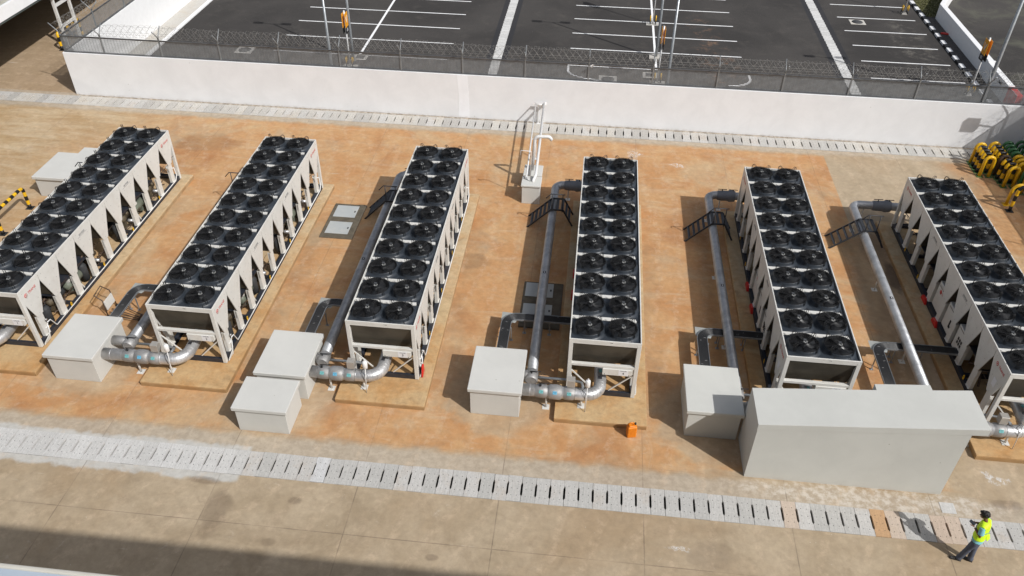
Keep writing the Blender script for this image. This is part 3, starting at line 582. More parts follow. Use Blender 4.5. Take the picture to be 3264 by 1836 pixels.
# ------------------------------------------------------------------ buildings at the edges
T = thing('canopy_building', 'white edged canopy of the building at the top left corner', 'building', (-36, 20, 0))
def loc(b_, n_, m_, T_, o_, **kw): return b_.build(n_, m_, T_, off=(-o_[0], -o_[1], -o_[2]), **kw)
m = MB(); m.box(-30.55, -30.4, -2, 62, 3.56, 4.22)
loc(m, 'fascia', 'brightwhite', T, (-36, 20, 0), bevel=.01)
m = MB(); m.box(-46, -30.5, -2, 62, 3.42, 3.55); loc(m, 'soffit', 'under', T, (-36, 20, 0))
m = MB(); x = -46.0
while x < -30.7: m.box(x, x + .12, -2, 62, 4.12, 4.20); x += .3
m.box(-46, -30.55, -2, 62, 4.08, 4.12); loc(m, 'roof', 'roof', T, (-36, 20, 0))
m = MB(); m.box(-46, -45.6, -2, 62, 0, 3.42); loc(m, 'wall', 'cream', T, (-36, 20, 0))
for yy in (2, 14, 38, 50):
    m = MB(); m.box(-31.1, -30.9, yy, yy + .2, 0, 3.42); loc(m, 'column', 'white', T, (-36, 20, 0))
T = thing('steel_frame', 'white steel ladder shaped frame beside the canopy at the top left', 'frame', (-31.1, 25.5, 0))
for yy in (24.76, 26.2):
    m = MB(); m.box(-31.17, -31.03, yy - .07, yy + .07, .02, 3.42); loc(m, 'leg', 'white', T, (-31.1, 25.5, 0))
    m = MB(); m.box(-31.25, -30.95, yy - .14, yy + .14, 0, .02); loc(m, 'foot_plate', 'white', T, (-31.1, 25.5, 0))
for zz in (1.15, 2.35):
    m = MB(); m.box(-31.16, -31.04, 24.83, 26.13, zz, zz + .14); loc(m, 'crossbar', 'white', T, (-31.1, 25.5, 0))
# the building the picture is taken from
T = thing('office_building', 'tall cream building with a white ledge at the bottom left edge', 'building', (0, -24, 0))
m = MB(); m.box(-60, 40, -30, -18.95, 0, 19.65); loc(m, 'wall', 'cream', T, (0, -24, 0))
m = MB(); m.box(-60, 40, -18.95, -17.612, 17.60, 17.645); loc(m, 'ledge', 'ledgetop', T, (0, -24, 0))
m = MB(); m.box(-60, 40, -17.612, -17.60, 17.58, 17.648); loc(m, 'ledge_trim', 'ledge', T, (0, -24, 0), bevel=.004)

# ------------------------------------------------------------------ concrete enclosures
def enclosure(name, x0, x1, y0, y1, h, label, lid=.14, oh=.07, mat='stucco', vent=None):
    T = thing(name, label, 'concrete box', ((x0 + x1) / 2, (y0 + y1) / 2, 0)); o = ((x0 + x1) / 2, (y0 + y1) / 2, 0)
    m = MB(); m.box(x0, x1, y0, y1, 0, h - lid); loc(m, 'body', mat, T, o, bevel=.012)
    m = MB(); m.box(x0 - oh, x1 + oh, y0 - oh, y1 + oh, h - lid, h); loc(m, 'lid', mat, T, o, bevel=.02)
    return T, o
enclosure('pipe_enclosure', -3.33, -1.79, -1.06, .78, 1.15, 'cream concrete box at the near left of the fourth unit')
enclosure('pipe_enclosure', -17.08, -15.53, -1.14, .78, 1.12, 'cream concrete box in front of the second unit, leftmost of the near boxes')
enclosure('pipe_enclosure', -10.14, -8.58, -1.08, .82, 1.09, 'taller cream concrete box with silver pipes, directly behind a smaller box')
enclosure('pipe_enclosure', -10.29, -8.71, -2.58, -1.36, 1.05, 'smaller cream concrete box standing in front of another box, nearest the near drain')
enclosure('pipe_enclosure', 3.35, 4.92, -1.2, .70, 1.18, 'cream concrete box partly shaded by the big grey box to its right', mat='stucco2')
T, o = enclosure('pipe_enclosure', -23.69, -21.2, 9.28, 11.3, 1.0, 'wide cream concrete box with a louvred vent behind the leftmost unit')
m = MB(); m.box(-22.32, -21.3, 9.245, 9.28, .42, .80, 0)  # dark backing paints the shade between the louvres
for i in range(6): m.box(-22.28, -21.34, 9.225, 9.245, .455 + i * .055, .485 + i * .055, 1)
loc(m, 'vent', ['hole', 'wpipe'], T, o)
enclosure('junction_box', -23.25, -22.4, 11.95, 12.5, .62, 'small pale box behind the wide vented box at the left', lid=.1, oh=.05)
enclosure('pipe_enclosure', -2.93, -2.16, 11.29, 12.02, .93, 'small cream box with white pipes rising from its top, nearer of the pair', lid=.09, oh=.04)
enclosure('pipe_enclosure', -2.95, -2.2, 12.5, 13.35, .72, 'small cream box behind its twin, with the white hooked vent pipe', lid=.09, oh=.04)
# big grey plant box with a rising roof
o = (7.8, -1.6, 0); T = thing('plant_enclosure', 'big pale grey rendered box with a plain sloping top at the lower right', 'concrete box', o)
m = MB(); m.add([(5.02, -2.59, 0), (10.6, -2.59, 0), (10.6, -1.1, 0), (5.02, -1.1, 0), (5.02, -2.59, 2.05), (10.6, -2.59, 2.55), (10.6, -1.1, 2.55), (5.02, -1.1, 2.05)],
      [(0, 3, 2, 1), (4, 5, 6, 7), (0, 1, 5, 4), (1, 2, 6, 5), (2, 3, 7, 6), (3, 0, 4, 7)]); loc(m, 'body', 'stucco2', T, o)
def zt(x): return 2.265 + (x - 5.0) / 5.5 * .515
m = MB(); top = [(5.0, -2.60), (11.0, -2.60), (10.98, -1.12), (9.93, -1.14), (9.92, -.93), (8.42, -.93), (8.42, -1.17), (5.0, -1.17)]
n_ = len(top); m.add([(x, y, zt(x)) for x, y in top] + [(x, y, zt(x) - .23) for x, y in top], [tuple(range(n_)), tuple(range(n_, 2 * n_))[::-1]] + [(i, n_ + i, n_ + (i + 1) % n_, (i + 1) % n_) for i in range(n_)])
loc(m, 'roof_slab', 'stucco2', T, o, bevel=.005, seg=1)

# ------------------------------------------------------------------ chiller
XR = [-18.15, -11.67, -5.186, 1.812, 8.305, 14.726]; PL = 1.118; L = 11.18; ZB = .19; H = 2.55
LO = (0, 0, -ZB)
def chiller():
    T = thing('air_cooled_chiller', '', 'chiller', (0, 0, 0))
    B = lambda m, n, mats, par=None, **kw: m.build(n, mats, par or T, off=LO, **kw)
    # base frame
    m = MB()
    for sx in (-1, 1):
        x = sx * 1.02; m.box(min(x - .02 * sx, x + .06 * sx), max(x - .02 * sx, x + .06 * sx), .06, L - .06, .19, .36); m.box(x - .07, x + .07, .06, L - .06, .335, .362); m.box(x - .07, x + .07, .06, L - .06, .19, .205)
    for y in (.1, 2.3, 4.6, 6.8, 9.0, L - .1): m.box(-1.0, 1.0, y - .05, y + .05, .205, .33)
    m.box(-1.05, 1.05, .02, .06, .2, .37); m.box(-1.05, 1.05, L - .06, L - .02, .2, .37)
    B(m, 'base_frame', 'rail')
    # posts and end beams
    for sx in (-1, 1):
        for y0, y1 in ((0, .12), (L - .12, L)):
            m = MB(); x = sx * 1.1; m.box(min(x, x - sx * .125), max(x, x - sx * .125), y0, y1, .21, 2.46); B(m, 'corner_post', 'cab', bevel=.008, seg=1)
    for y0, y1 in ((0.004, .116), (L - .116, L - .004)):
        m = MB(); m.box(-.975, .975, y0, y1, 2.37, 2.455); B(m, 'end_beam', 'cab', bevel=.006, seg=1)
        m = MB(); m.box(-.975, .975, y0, y1, 1.44, 1.535); B(m, 'end_beam', 'cab', bevel=.006, seg=1)
    for s_ in (-1, 1):
        m = MB(); m.beam((s_ * .97, .06, 1.2 if s_ < 0 else 1.15), (s_ * .26, .06, .42), .035, .035); B(m, 'end_brace', 'cab')
        m = MB(); m.beam((s_ * .97, L - .06, 1.2), (s_ * .26, L - .06, .42), .035, .035); B(m, 'end_brace', 'cab')
    # top rim
    m = MB(); m.box(-1.1, -1.062, 0, L, 2.455, H); m.box(1.062, 1.1, 0, L, 2.455, H); m.box(-1.062, 1.062, 0, .038, 2.455, H); m.box(-1.062, 1.062, L - .038, L, 2.455, H)
    B(m, 'top_rim', 'cab', bevel=.005, seg=1)
    dk = MB(); dk.box(-1.06, 1.06, .005, PL - .005, 2.46, 2.478); dk = dk.mesh('fan_deck', 'deck', LO)
    br = MB(); br.box(-1.06, .93, -.05, .05, 2.479, 2.512, 0); br.box(-1.06, -.84, -.075, -.018, 2.479, 2.498, 0); br.box(-.15, .15, -.08, -.018, 2.479, 2.498, 0); br.box(.76, .95, -.085, -.018, 2.479, 2.515, 0); br.box(.95, 1.0, -.07, .01, 2.479, 2.50, 1)
    br = br.mesh('deck_bar', ['cab', 'black'], LO)
    # V panels
    def vp(k):
        y0 = PL * k + .012; y1 = PL * (k + 1) - .012; yc = PL * k + .54
        a = (max(y0, .125), 2.24) if k == 0 else (y0, 2.24)
        poly = [(y0 if k else .122, 2.452), (a[0], 2.24 if k else 1.93), (yc - .15, 1.215), (yc + .15, 1.215), (y1 if k < 9 else L - .122, 2.24 if k < 9 else 1.93), (y1 if k < 9 else L - .122, 2.452)]
        return poly
    cl = MB()
    # coils: same mesh each module
    def slab(m, ya, za, yb, zb, t_):
        d = Vector((0, yb - ya, zb - za)).normalized(); n = Vector((0, -d.z, d.y)) * t_ / 2
        vs = []
        for x in (-1.03, 1.03):
            for (yy, z_) in ((ya, za), (yb, zb)):
                for s_ in (-1, 1): vs.append((x, yy + s_ * n.y, z_ + s_ * n.z))
        m.add(vs, [(0, 1, 3, 2), (4, 6, 7, 5), (0, 2, 6, 4), (1, 5, 7, 3), (0, 4, 5, 1), (2, 3, 7, 6)])
    ca = MB(); slab(ca, .06, 2.36, .43, 1.3, .06); ca = ca.mesh('coil', 'coil', LO)
    cb = MB(); slab(cb, PL - .04, 2.36, .65, 1.3, .06); cb = cb.mesh('coil', 'coil', LO)
    hd = MB()
    for sx in (-1, 1):
        x = sx * 1.0
        hd.path([(x, .12, 2.2), (x, .46, 1.28)], .02, 6); hd.path([(x, PL - .09, 2.2), (x, .63, 1.28)], .02, 6); hd.path([(sx * 1.05, PL * .5 - .3, 1.36), (sx * 1.05, PL * .5 + .66, 1.36)], .009, 5)
        hd.path([(x, PL - .12, 2.0), (sx * .8, PL - .2, 1.6), (sx * .9, PL, 1.2)], .016, 5)
    hd = hd.mesh('coil_header', 'brown', LO)
    lg = MB()
    for sx, in ((1,),):
        lg.box(1.035, 1.055, .40, .68, .36, 1.205); lg.box(.95, 1.036, .40, .42, .36, 1.205); lg.box(.95, 1.036, .66, .68, .36, 1.205); lg.box(1.04, 1.075, .36, .40, .95, 1.215); lg.box(.93, 1.09, .42, .66, .362, .375)
    lgR = lg.mesh('support_leg', 'cab', LO)
    lm = MB(); lm.v = [(-v[0], v[1], v[2]) for v in lg.v]; lm.f = lg.f; lm.mi = lg.mi; lm.sm = lg.sm; lgL = lm.mesh('support_leg', 'cab', LO)
    for k in range(10):
        y = PL * k
        link('fan_deck', dk, T, loc=(0, y, 0))
        if k: link('deck_bar', br, T, loc=(0, y, 0))
        link('coil', ca, T, loc=(0, y, 0)); link('coil', cb, T, loc=(0, y, 0)); link('coil_header', hd, T, loc=(0, y, 0))
        link('support_leg', lgR, T, loc=(0, y, 0)); link('support_leg', lgL, T, loc=(0, y, 0))
        for sx in (-1, 1):
            m = MB(); m.prism(vp(k), 'x', sx * 1.068, sx * 1.094)
            for yy, z_ in ((PL * k + .16, 2.4), (PL * k + .96, 2.4), (PL * k + .54, 1.3), (PL * k + .34, 1.8), (PL * k + .76, 1.8), (PL * k + .3, 2.12), (PL * k + .8, 2.12)):
                m.box(min(sx * 1.094, sx * 1.097), max(sx * 1.094, sx * 1.097), yy - .008, yy + .008, z_ - .008, z_ + .008, 1)
            p = B(m, 'side_panel', ['cab', 'greyink'])
            rot = (R(90), 0, R(90) if sx > 0 else R(-90)); X = sx * 1.097
            if k in (0, 9):
                d = MB(); d.disc((0, 0, 0), .075, 20, 0, 'x'); yl = y + (.30 if (sx > 0) == (k == 0) or k == 0 and sx > 0 else .30)
                if sx < 0: yl = y + .78
                c = MB(); c.lathe([(.0001, .003), (.075, .003), (.075, 0)], (0, 0, 0), 20, 0, 'x'); c.lathe([(.03, .005), (.052, .005)], (0, 0, 0), 16, 1, 'x')
                e = c.mesh('logo_disc', ['red', 'cab'])
                q = link('logo', e, p, loc=(X, yl, 2.23 - ZB)); q.scale = (sx, 1, 1)
                link('logo_text', text_mesh('TRANE', .135, 'red'), p, loc=(X, yl + sx * .34, 2.23 - ZB), rot=rot)
            if k in (3, 6):
                link('model_text', text_mesh('SINTESIS', .10, 'greyink'), p, loc=(X, y + .5, 2.28 - ZB), rot=rot)
                s2 = MB(); s2.box(min(X, X + sx * .002), max(X, X + sx * .002), y + .2, y + .8, 2.215, 2.222); B(s2, 'underline', 'greyink', p)
            if k == 0 and sx < 0:
                s2 = MB(); s2.box(X - .003, X, y + .42, y + .62, 1.55, 1.85); B(s2, 'notice', 'paper', p)
    # fans
    sh = MB(); sh.lathe([(.545, .0), (.53, .010), (.495, .028), (.468, .06), (.458, .10)], (0, 0, 0), 32, 0); sh.lathe([(.458, .10), (.450, .165), (.442, .17)], (0, 0, 0), 32, 0); sh.lathe([(.442, .17), (.434, .165), (.434, .01)], (0, 0, 0), 32, 1); sh.disc((0, 0, .008), .434, 24, 1)  # black disc and inner wall paint the shade of the open fan throat
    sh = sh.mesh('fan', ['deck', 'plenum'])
    gd = MB()
    for r, z_ in ((.10, .232), (.15, .231), (.20, .229), (.25, .226), (.30, .222), (.35, .216), (.40, .208), (.43, .198), (.45, .18)):
        gd.path([(r * math.cos(a * math.pi / 14), r * math.sin(a * math.pi / 14), z_) for a in range(28)], .0045, 3, closed=True)
    for i in range(28):
        a = math.pi * 2 * i / 28; gd.path([(r * math.cos(a), r * math.sin(a), z_) for r, z_ in ((.07, .234), (.26, .226), (.40, .209), (.444, .19), (.456, .11))], .0038, 3, cap=False)
    gd = gd.mesh('fan_guard', 'black')
    am = MB()
    for q in (45, 135, 225, 315):
        a = R(q); ca_, sa_ = math.cos(a), math.sin(a)
        for off in (-.028, .028):
            am.path([(r * ca_ - off * sa_, r * sa_ + off * ca_, z_) for r, z_ in ((.07, .235), (.22, .26), (.36, .33), (.42, .345), (.462, .31), (.47, .15), (.465, .05))], .009, 5)
    am = am.mesh('fan_bracket', 'black')
    mo = MB(); mo.box(-.045, .045, .0, .07, .232, .27, 0); mo.lathe([(.0001, .22), (.05, .218), (.062, .205), (.065, .05), (.04, .03)], (0, 0, 0), 16, 0); mo.lathe([(.03, .2355), (.062, .2345), (.07, .227)], (.02, -.02, 0), 14, 1)
    mo = mo.mesh('fan_motor', ['motor', 'label'])
    bl = MB()
    for i in range(5):
        a = math.pi * 2 * i / 5; pv = []
        for j in range(6):
            r = .08 + .33 * j / 5; sw_ = .5 * (j / 5) ** 1.3; wd = .42 + .16 * math.sin(j / 5 * 3.1)
            for s_, z_ in ((-1, .03), (0, .075), (1, .115)):
                an = a + sw_ + s_ * wd * .8 * (.95 - .25 * j / 5); pv.append((r * math.cos(an), r * math.sin(an), z_))
        fs = [(j * 3 + q, j * 3 + q + 1, j * 3 + q + 4, j * 3 + q + 3) for j in range(5) for q in (0, 1)]
        bl.add(pv, fs, 0, True)
    bl.lathe([(.0001, .125), (.06, .12), (.078, .10), (.08, .03)], (0, 0, 0), 14, 1)
    bl = bl.mesh('fan_blades', ['blade', 'motor'])
    cw = MB(); cw.path([(-.2, -.5, .01), (-.08, -.53, .02), (.02, -.50, .012), (.1, -.55, .02), (.22, -.56, .012), (.3, -.47, .02), (.36, -.42, .1)], .009, 5); cw.path([(.75, -.42, .1), (.8, -.52, .03), (.9, -.5, .02), (1.0, -.44, .02)], .009, 5)
    cw = cw.mesh('fan_cable', 'black')
    zf = 2.478 - ZB
    for k in range(10):
        for sx in (-1, 1):
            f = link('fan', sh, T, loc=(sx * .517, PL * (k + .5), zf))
            link('fan_guard', gd, f); link('fan_bracket', am, f, rot=(0, 0, random.uniform(-.08, .08))); link('fan_motor', mo, f); link('fan_blades', bl, f, rot=(0, 0, random.uniform(0, 1.25)))
        link('fan_cable', cw, T, loc=(0, PL * (k + .5), zf))
    # machinery below
    for y0 in (1.3, 6.3):
        m = MB(); m.lathe([(.0001, y0), (.2, y0 + .02), (.3, y0 + .1), (.3, y0 + 3.2), (.2, y0 + 3.28), (.0001, y0 + 3.3)], (-.1, 0, .72), 20, 0, 'y')
        for q in (y0 + .5, y0 + 2.7): m.box(-.4, .2, q - .06, q + .06, .33, .6, 0)
        B(m, 'evaporator', 'barrel')
        m = MB(); m.lathe([(.0001, y0 + .1), (.2, y0 + .12), (.24, y0 + .2), (.24, y0 + 3.0), (.0001, y0 + 3.05)], (.32, 0, .56), 18, 0, 'y'); B(m, 'receiver', 'barrel')
        m = MB(); m.box(-.95, .95, y0 + .2, y0 + 2.9, 1.20, 1.24); B(m, 'drain_pan', 'rail')
    for y0 in (2.55, 7.55):
        m = MB(); m.lathe([(.0001, y0), (.13, y0 + .03), (.2, y0 + .12), (.2, y0 + .85), (.13, y0 + .94), (.0001, y0 + .97)], (.66, 0, .72), 16, 0, 'y'); m.box(.55, .77, y0 + .2, y0 + .3, .35, .55); m.box(.55, .77, y0 + .65, y0 + .75, .35, .55); m.box(.60, .82, y0 + .1, y0 + .35, .9, 1.0, 1)
        B(m, 'oil_separator', ['green', 'cab'])
    for y0 in (1.55, 4.05, 6.75, 9.0):
        m = MB(); m.lathe([(.0001, y0), (.11, y0 + .02), (.13, y0 + .1), (.17, y0 + .12), (.17, y0 + .3), (.13, y0 + .32), (.13, y0 + .62), (.0001, y0 + .66)], (.6, 0, .78), 14, 0, 'y'); m.box(.5, .7, y0 + .15, y0 + .3, .34, .62); m.sphere((.72, y0 + .42, .92), .09, 10, 6)
        m.lathe([(.0001, .14), (.07, .13), (.07, -.05)], (.82, y0 + .35, .62), 10, 1, 'x')
        B(m, 'compressor', ['tan', 'silver'])
        for pp, pr in (([(.72, y0 + .42, .95), (.7, y0 + .5, 1.15), (.55, y0 + .75, 1.15), (.5, y0 + .95, .9)], .045), ([(.6, y0 + .1, .9), (.45, y0 - .1, 1.1), (.7, y0 - .35, 1.1), (.85, y0 - .3, 1.3)], .035),
                       ([(.85, y0 + .5, .45), (.6, y0 + .9, .5), (.8, y0 + 1.2, .42)], .03), ([(.9, y0 - .2, .6), (.9, y0 + .3, .48), (.7, y0 + .6, .45), (.9, y0 + 1.1, .75)], .018), ([(-.8, y0, .5), (-.6, y0 + .6, .9), (-.8, y0 + 1.0, .6)], .04)):
            m = MB(); m.path(pp, pr, 8); B(m, 'refrigerant_pipe', 'brown')
    for y0 in (1.15, 3.6, 6.2, 8.6):
        m = MB(); m.lathe([(.0001, .34), (.15, .36), (.15, .95), (.1, 1.03), (.0001, 1.05)], (.78, y0, 0), 14, 0); B(m, 'accumulator', 'barrel')
    for y0 in (2.0, 6.5, 9.7):
        m = MB(); m.beam((1.0, y0 + .7, 1.15), (1.0, y0 + 1.05, .4), .05, .07, (1, 0, 0)); B(m, 'side_brace', 'cab')
    # left side cabinets
    for y0, y1, z0, z1, n_ in ((2.86, 3.62, .42, 1.37, 'b'), (3.84, 4.76, .42, 1.40, 'h'), (4.95, 5.88, .42, 1.45, 'l'), (6.05, 6.52, .42, 1.42, 'y')):
        m = MB(); m.box(-1.0, -.62, y0, y1, z0, z1, 0); B(m, 'electrical_cabinet', ['cab'], bevel=.01, seg=1); c = m
        ob = T.children[-1]
        if n_ == 'h': m = MB(); m.box(-1.02, -1.0, y0 + .35, y0 + .42, .72, .98); m.box(-1.03, -1.0, y0 + .3, y0 + .4, .7, .76); B(m, 'handle', 'black', ob)
        if n_ == 'l':
            c = MB(); c.lathe([(.0001, .003), (.085, .003), (.085, 0)], (0, 0, 0), 20, 0, 'x'); q = link('logo', c.mesh('logo_disc', 'red'), ob, loc=(-1.0, y1 - .3, 1.15 - ZB)); q.scale = (-1, 1, 1)
            link('logo_text', text_mesh('TRANE', .135, 'red'), ob, loc=(-1.003, y1 - .62, 1.15 - ZB), rot=(R(90), 0, R(-90)))
        if n_ == 'y': m = MB(); m.box(-1.004, -1.0, y0 + .12, y0 + .34, 1.1, 1.3); B(m, 'warning_sticker', 'yellow', ob)
        if n_ == 'b':
            m = MB()
            for i in range(3):
                for j in range(2): m.box(-1.02, -1.0, y0 + .2 + i * .13, y0 + .26 + i * .13, .75 + j * .15, .85 + j * .15)
            B(m, 'breaker', 'black', ob)
    for y0 in (6.0, 4.7):
        m = MB(); m.prism([(y0, .2), (y0 + .46, .2), (y0 + .4, .36), (y0 + .12, .40)], 'x', -1.17, -1.09); B(m, 'lifting_cover', 'redplastic')
    for sx, ys in ((1, (2.04, 4.4, 6.75, 9.12)), (-1, (2.0, 7.41, 9.17))):
        for y0 in ys:
            m = MB(); m.prism([(y0 - .04, .36), (y0 + .04, .36), (y0 + .04, .50), (y0, .54), (y0 - .04, .50)], 'x', sx * 1.085, sx * 1.097)
            m.box(min(sx * 1.097, sx * 1.1), max(sx * 1.097, sx * 1.1), y0 - .015, y0 + .015, .46, .49, 1); B(m, 'lifting_lug', ['yellow', 'black'])
    # relief line along the right rail with its gauge
    m = MB(); m.path([(1.0, 10.7, .95), (1.125, 10.75, .95), (1.14, 10.78, .6), (1.14, 10.6, .40), (1.14, .98, .40), (1.14, .95, .44), (1.14, .78, .80), (1.12, .66, .80), (1.08, .58, .62), (1.0, .48, .58)], .02, 7); m.path([(1.12, .62, .68), (1.14, .45, .22)], .016, 6)
    B(m, 'relief_line', 'wpipe')
    m = MB(); m.lathe([(.0001, .02), (.045, .02), (.045, -.02), (.0001, -.02)], (1.14, .62, .93), 12, 0, 'x'); m.path([(1.12, .64, .68), (1.13, .62, .9)], .008, 5); B(m, 'pressure_gauge', 'silver')
    m = MB(); m.add([(1.11, .12, .22), (1.11, .5, .22), (1.13, .5, .40), (1.13, .16, .30), (1.14, .12, .22), (1.14, .5, .22), (1.16, .5, .40), (1.16, .16, .30)], [(0, 1, 2, 3), (7, 6, 5, 4), (0, 4, 5, 1), (1, 5, 6, 2), (2, 6, 7, 3), (3, 7, 4, 0)]); B(m, 'bracket_plate', 'cab')
    # control box under the front beam
    m = MB(); m.prism([(0.0, 1.43), (.92, 1.43), (.92, 1.23), (.86, 1.17), (.0, 1.17)], 'y', -.03, .15); cb_ = B(m, 'control_box', 'cab', bevel=.008, seg=1)
    for x in (.07, .83):
        m = MB(); m.box(x - .012, x + .012, -.036, -.03, 1.2, 1.224); B(m, 'screw', 'black', cb_)
    m = MB(); m.box(.50, .80, -.034, -.03, 1.19, 1.42); B(m, 'number_plate', 'paper', cb_)
    link('writing', text_mesh('CHILLER', .052, 'greyink'), cb_, loc=(.65, -.036, 1.385 - ZB), rot=(R(90), 0, 0))
    return T, cb_
CH, cbox = chiller()
def kids(o): return [c for c in bpy.data.objects if c.parent == o]
def copy_tree(o, cm_, par=None):
    c = o.copy(); COL.objects.link(c)
    if par: c.parent = par
    for ch in cm_.get(o.name, ()): copy_tree(ch, cm_, c)
    return c
cmap = {}
for ob in bpy.data.objects:
    if ob.parent: cmap.setdefault(ob.parent.name, []).append(ob)
clabs = ['long white fan topped cooling unit at the left edge, cut off by the frame', 'white cooling unit with 2 on its end plate, second from the left',
         'white cooling unit with 3 on its end plate, right of the lit manhole pair', 'white cooling unit with 4 on its end plate, behind the orange jerrycan',
         'white cooling unit behind the big grey box, its near end half hidden', 'rightmost white cooling unit, beside the stacked hoop barriers, cut off by the frame']
units = []
for i, x in enumerate(XR):
    u = CH if i == 0 else copy_tree(CH, cmap)
    units.append(u)
for i, (x, u) in enumerate(zip(XR, units)):
    u.location = (x - 1.1, 0, ZB); tag(u, clabs[i], 'chiller', 'six air cooled units in a row')
bpy.context.view_layer.update()
for i, u in enumerate(units):
    cb_ = [c for c in kids(u) if c.name.startswith('control_box')][0]
    q = link('plate_number', text_mesh(str(i + 1), .13, 'ink'), cb_, loc=(.65, -.036, 1.28 - ZB), rot=(R(90), 0, 0))

for ob in bpy.data.objects:
    if ob.name.startswith('fan_blades'): ob.rotation_euler = (0, 0, random.uniform(0, 1.26))
m = MB(); m.prism([(.10, .22), (.42, .26), (.34, .62), (.2, .62)], 'x', 1.17, 1.22); m.build('lifting_cover', 'redplastic', units[2], off=LO, bevel=.01)

# ------------------------------------------------------------------ plinths, pipework, trays and steps of each unit
ords = ['leftmost', 'second', 'third', 'fourth', 'fifth', 'rightmost']
PX = [-21.5, -14.92, -8.33, -1.5, 4.98, 10.95]        # centre of each long pipe
BXR = [-21.7, -15.46, -8.5, -1.72, 4.99, 11.0]        # where the front pipe leaves its box
TX = [-22.6, -16.18, -9.2, -2.62, 4.1, 9.95]
for i, xr in enumerate(XR):
    w_ = ords[i]; un = 'under the %s cooling unit' % w_
    pl0 = xr - (2.7 if i >= 4 else 2.5)
    m = MB(); m.box(pl0, xr + .39, -1.13, 11.5, -.02, ZB); o = (xr - 1.1, 5.2, 0)
    m = m.build('concrete_plinth', 'plinth', off=(-o[0], -o[1], 0), bevel=.012); m.location = (o[0], o[1], 0)
    tag(m, 'low rust stained concrete plinth ' + un, 'plinth', 'plinths of the cooling units')
    # front pipe
    yF, zF, r = -.52, .72, .195; xe = xr - 1.13
    T = thing('clad_pipe', 'silver pipe with quilted valve jackets entering the near end of the %s unit' % w_, 'pipe', (xr - 2.5, yF, 0), group='front water pipes')
    o = (xr - 2.5, yF, 0); x0 = BXR[i] - .1
    el = bend((x0, yF, zF), (xe, yF, zF), (xe, 1.2, zF), .46, 7)
    m = MB(); pts = [Vector((x0, yF, zF))] + el + [Vector((xe, .7, zF + .05)), Vector((xe, 1.35, zF + .05))]
    rs = [r] * len(pts); m.path(pts, rs, 20, sm=True)
    for q in range(len(el)):
        c0 = el[q]; dd = (el[min(q + 1, len(el) - 1)] - el[max(q - 1, 0)]).normalized(); m.path([c0 - dd * .008, c0 + dd * .008], r + .005, 20)
    for xx in (x0 + .32, xe - .75): m.path([(xx - .01, yF, zF), (xx + .01, yF, zF)], r + .006, 20)
    loc(m, 'pipe_run', 'alu', T, o)
    for j, (a, b_) in enumerate(((-3.13, -2.78), (-2.72, -2.33), (-2.24, -1.92))):
        rr = (.215, .235, .215)[j]; a += xr; b_ += xr
        m = MB(); m.lathe([(r, a - .03), (rr - .02, a), (rr, a + .03), (rr + .008, (a + b_) / 2), (rr, b_ - .03), (rr - .02, b_), (r, b_ + .03)], (0, yF, zF), 20, 0, 'x'); J = loc(m, 'valve_jacket', 'jacket', T, o)
        xm = (a + b_) / 2; tl = R(38); cy = math.cos(tl); sy = math.sin(tl)
        c0 = Vector((xm, yF - (rr + .012) * cy, zF + (rr + .012) * sy)); up = Vector((0, sy, cy)); nn = Vector((0, -cy, sy))
        m = MB(); m.add([c0 + Vector((-.065, 0, 0)) - up * .05, c0 + Vector((.065, 0, 0)) - up * .05, c0 + Vector((.065, 0, 0)) + up * .05, c0 + Vector((-.065, 0, 0)) + up * .05], [(0, 1, 2, 3)])
        loc(m, 'tag_sticker', 'cyan_b' if j == 1 else 'cyan', J, o)
        for tx, dv in (('BALANCE' if j == 1 else 'BUTTERFLY', .018), ('VALVE', -.02)):
            q = link('writing', text_mesh(tx, .024, 'ink', .0005), J, loc=tuple(c0 + up * dv + nn * .003 - Vector(o)), rot=(R(90) - tl, 0, 0))
    m = MB(); m.lathe([(.05, 0), (.05, .03)], (xr - 3.0, yF, zF + .23), 10, 0); m.path([(xr - 3.0, yF, zF + .2), (xr - 3.0, yF, zF + .33)], .02, 8); m.path([(xr - 3.05, yF, zF + .33), (xr - 2.72, yF + .02, zF + .34)], .014, 6); loc(m, 'valve_handle', 'black', T, o)
    for xx, zb in ((xr - 2.79, 0), (xr - 1.68, ZB)):
        m = MB(); m.path([(xx, yF, zb), (xx, yF, zF - r + .02)], .035, 10); m.box(xx - .11, xx + .11, yF - .11, yF + .11, zb, zb + .014); loc(m, 'pipe_support', 'white', T, o)
    m = MB(); m.box(xr - 2.16, xr - 1.92, yF - .02, yF + .2, zF + .26, zF + .55); loc(m, 'actuator_box', 'greybox', T, o, bevel=.006, seg=1)
    m = MB(); m.add([(xe - .05, .3, zF + r + .038), (xe + .04, .3, zF + r + .038), (xe + .04, .42, zF + r + .042), (xe - .05, .42, zF + r + .042)], [(0, 1, 2, 3)], 0); loc(m, 'tag_sticker', 'cyan', T, o); m = MB(); m.add([(xe - .07, .02, zF + r + .012), (xe + .05, .02, zF + r + .012), (xe + .05, .14, zF + r + .018), (xe - .07, .14, zF + r + .018)], [(0, 1, 2, 3)]); loc(m, 'flow_sticker', 'ink', T, o)
    # air vessel
    T = thing('air_vent_vessel', 'small white cylinder on a thin post beside the front pipe of the %s unit' % w_, 'air vessel', (xr - 1.53, -.74, ZB), group='white air vessels')
    o = (xr - 1.53, -.74, ZB)
    m = MB(); m.lathe([(.0001, 1.16), (.05, 1.16), (.08, 1.19), (.08, 1.42), (.05, 1.46), (.0001, 1.46)], (xr - 1.53, -.62, 0), 14, 0); loc(m, 'vessel', 'tank', T, o)
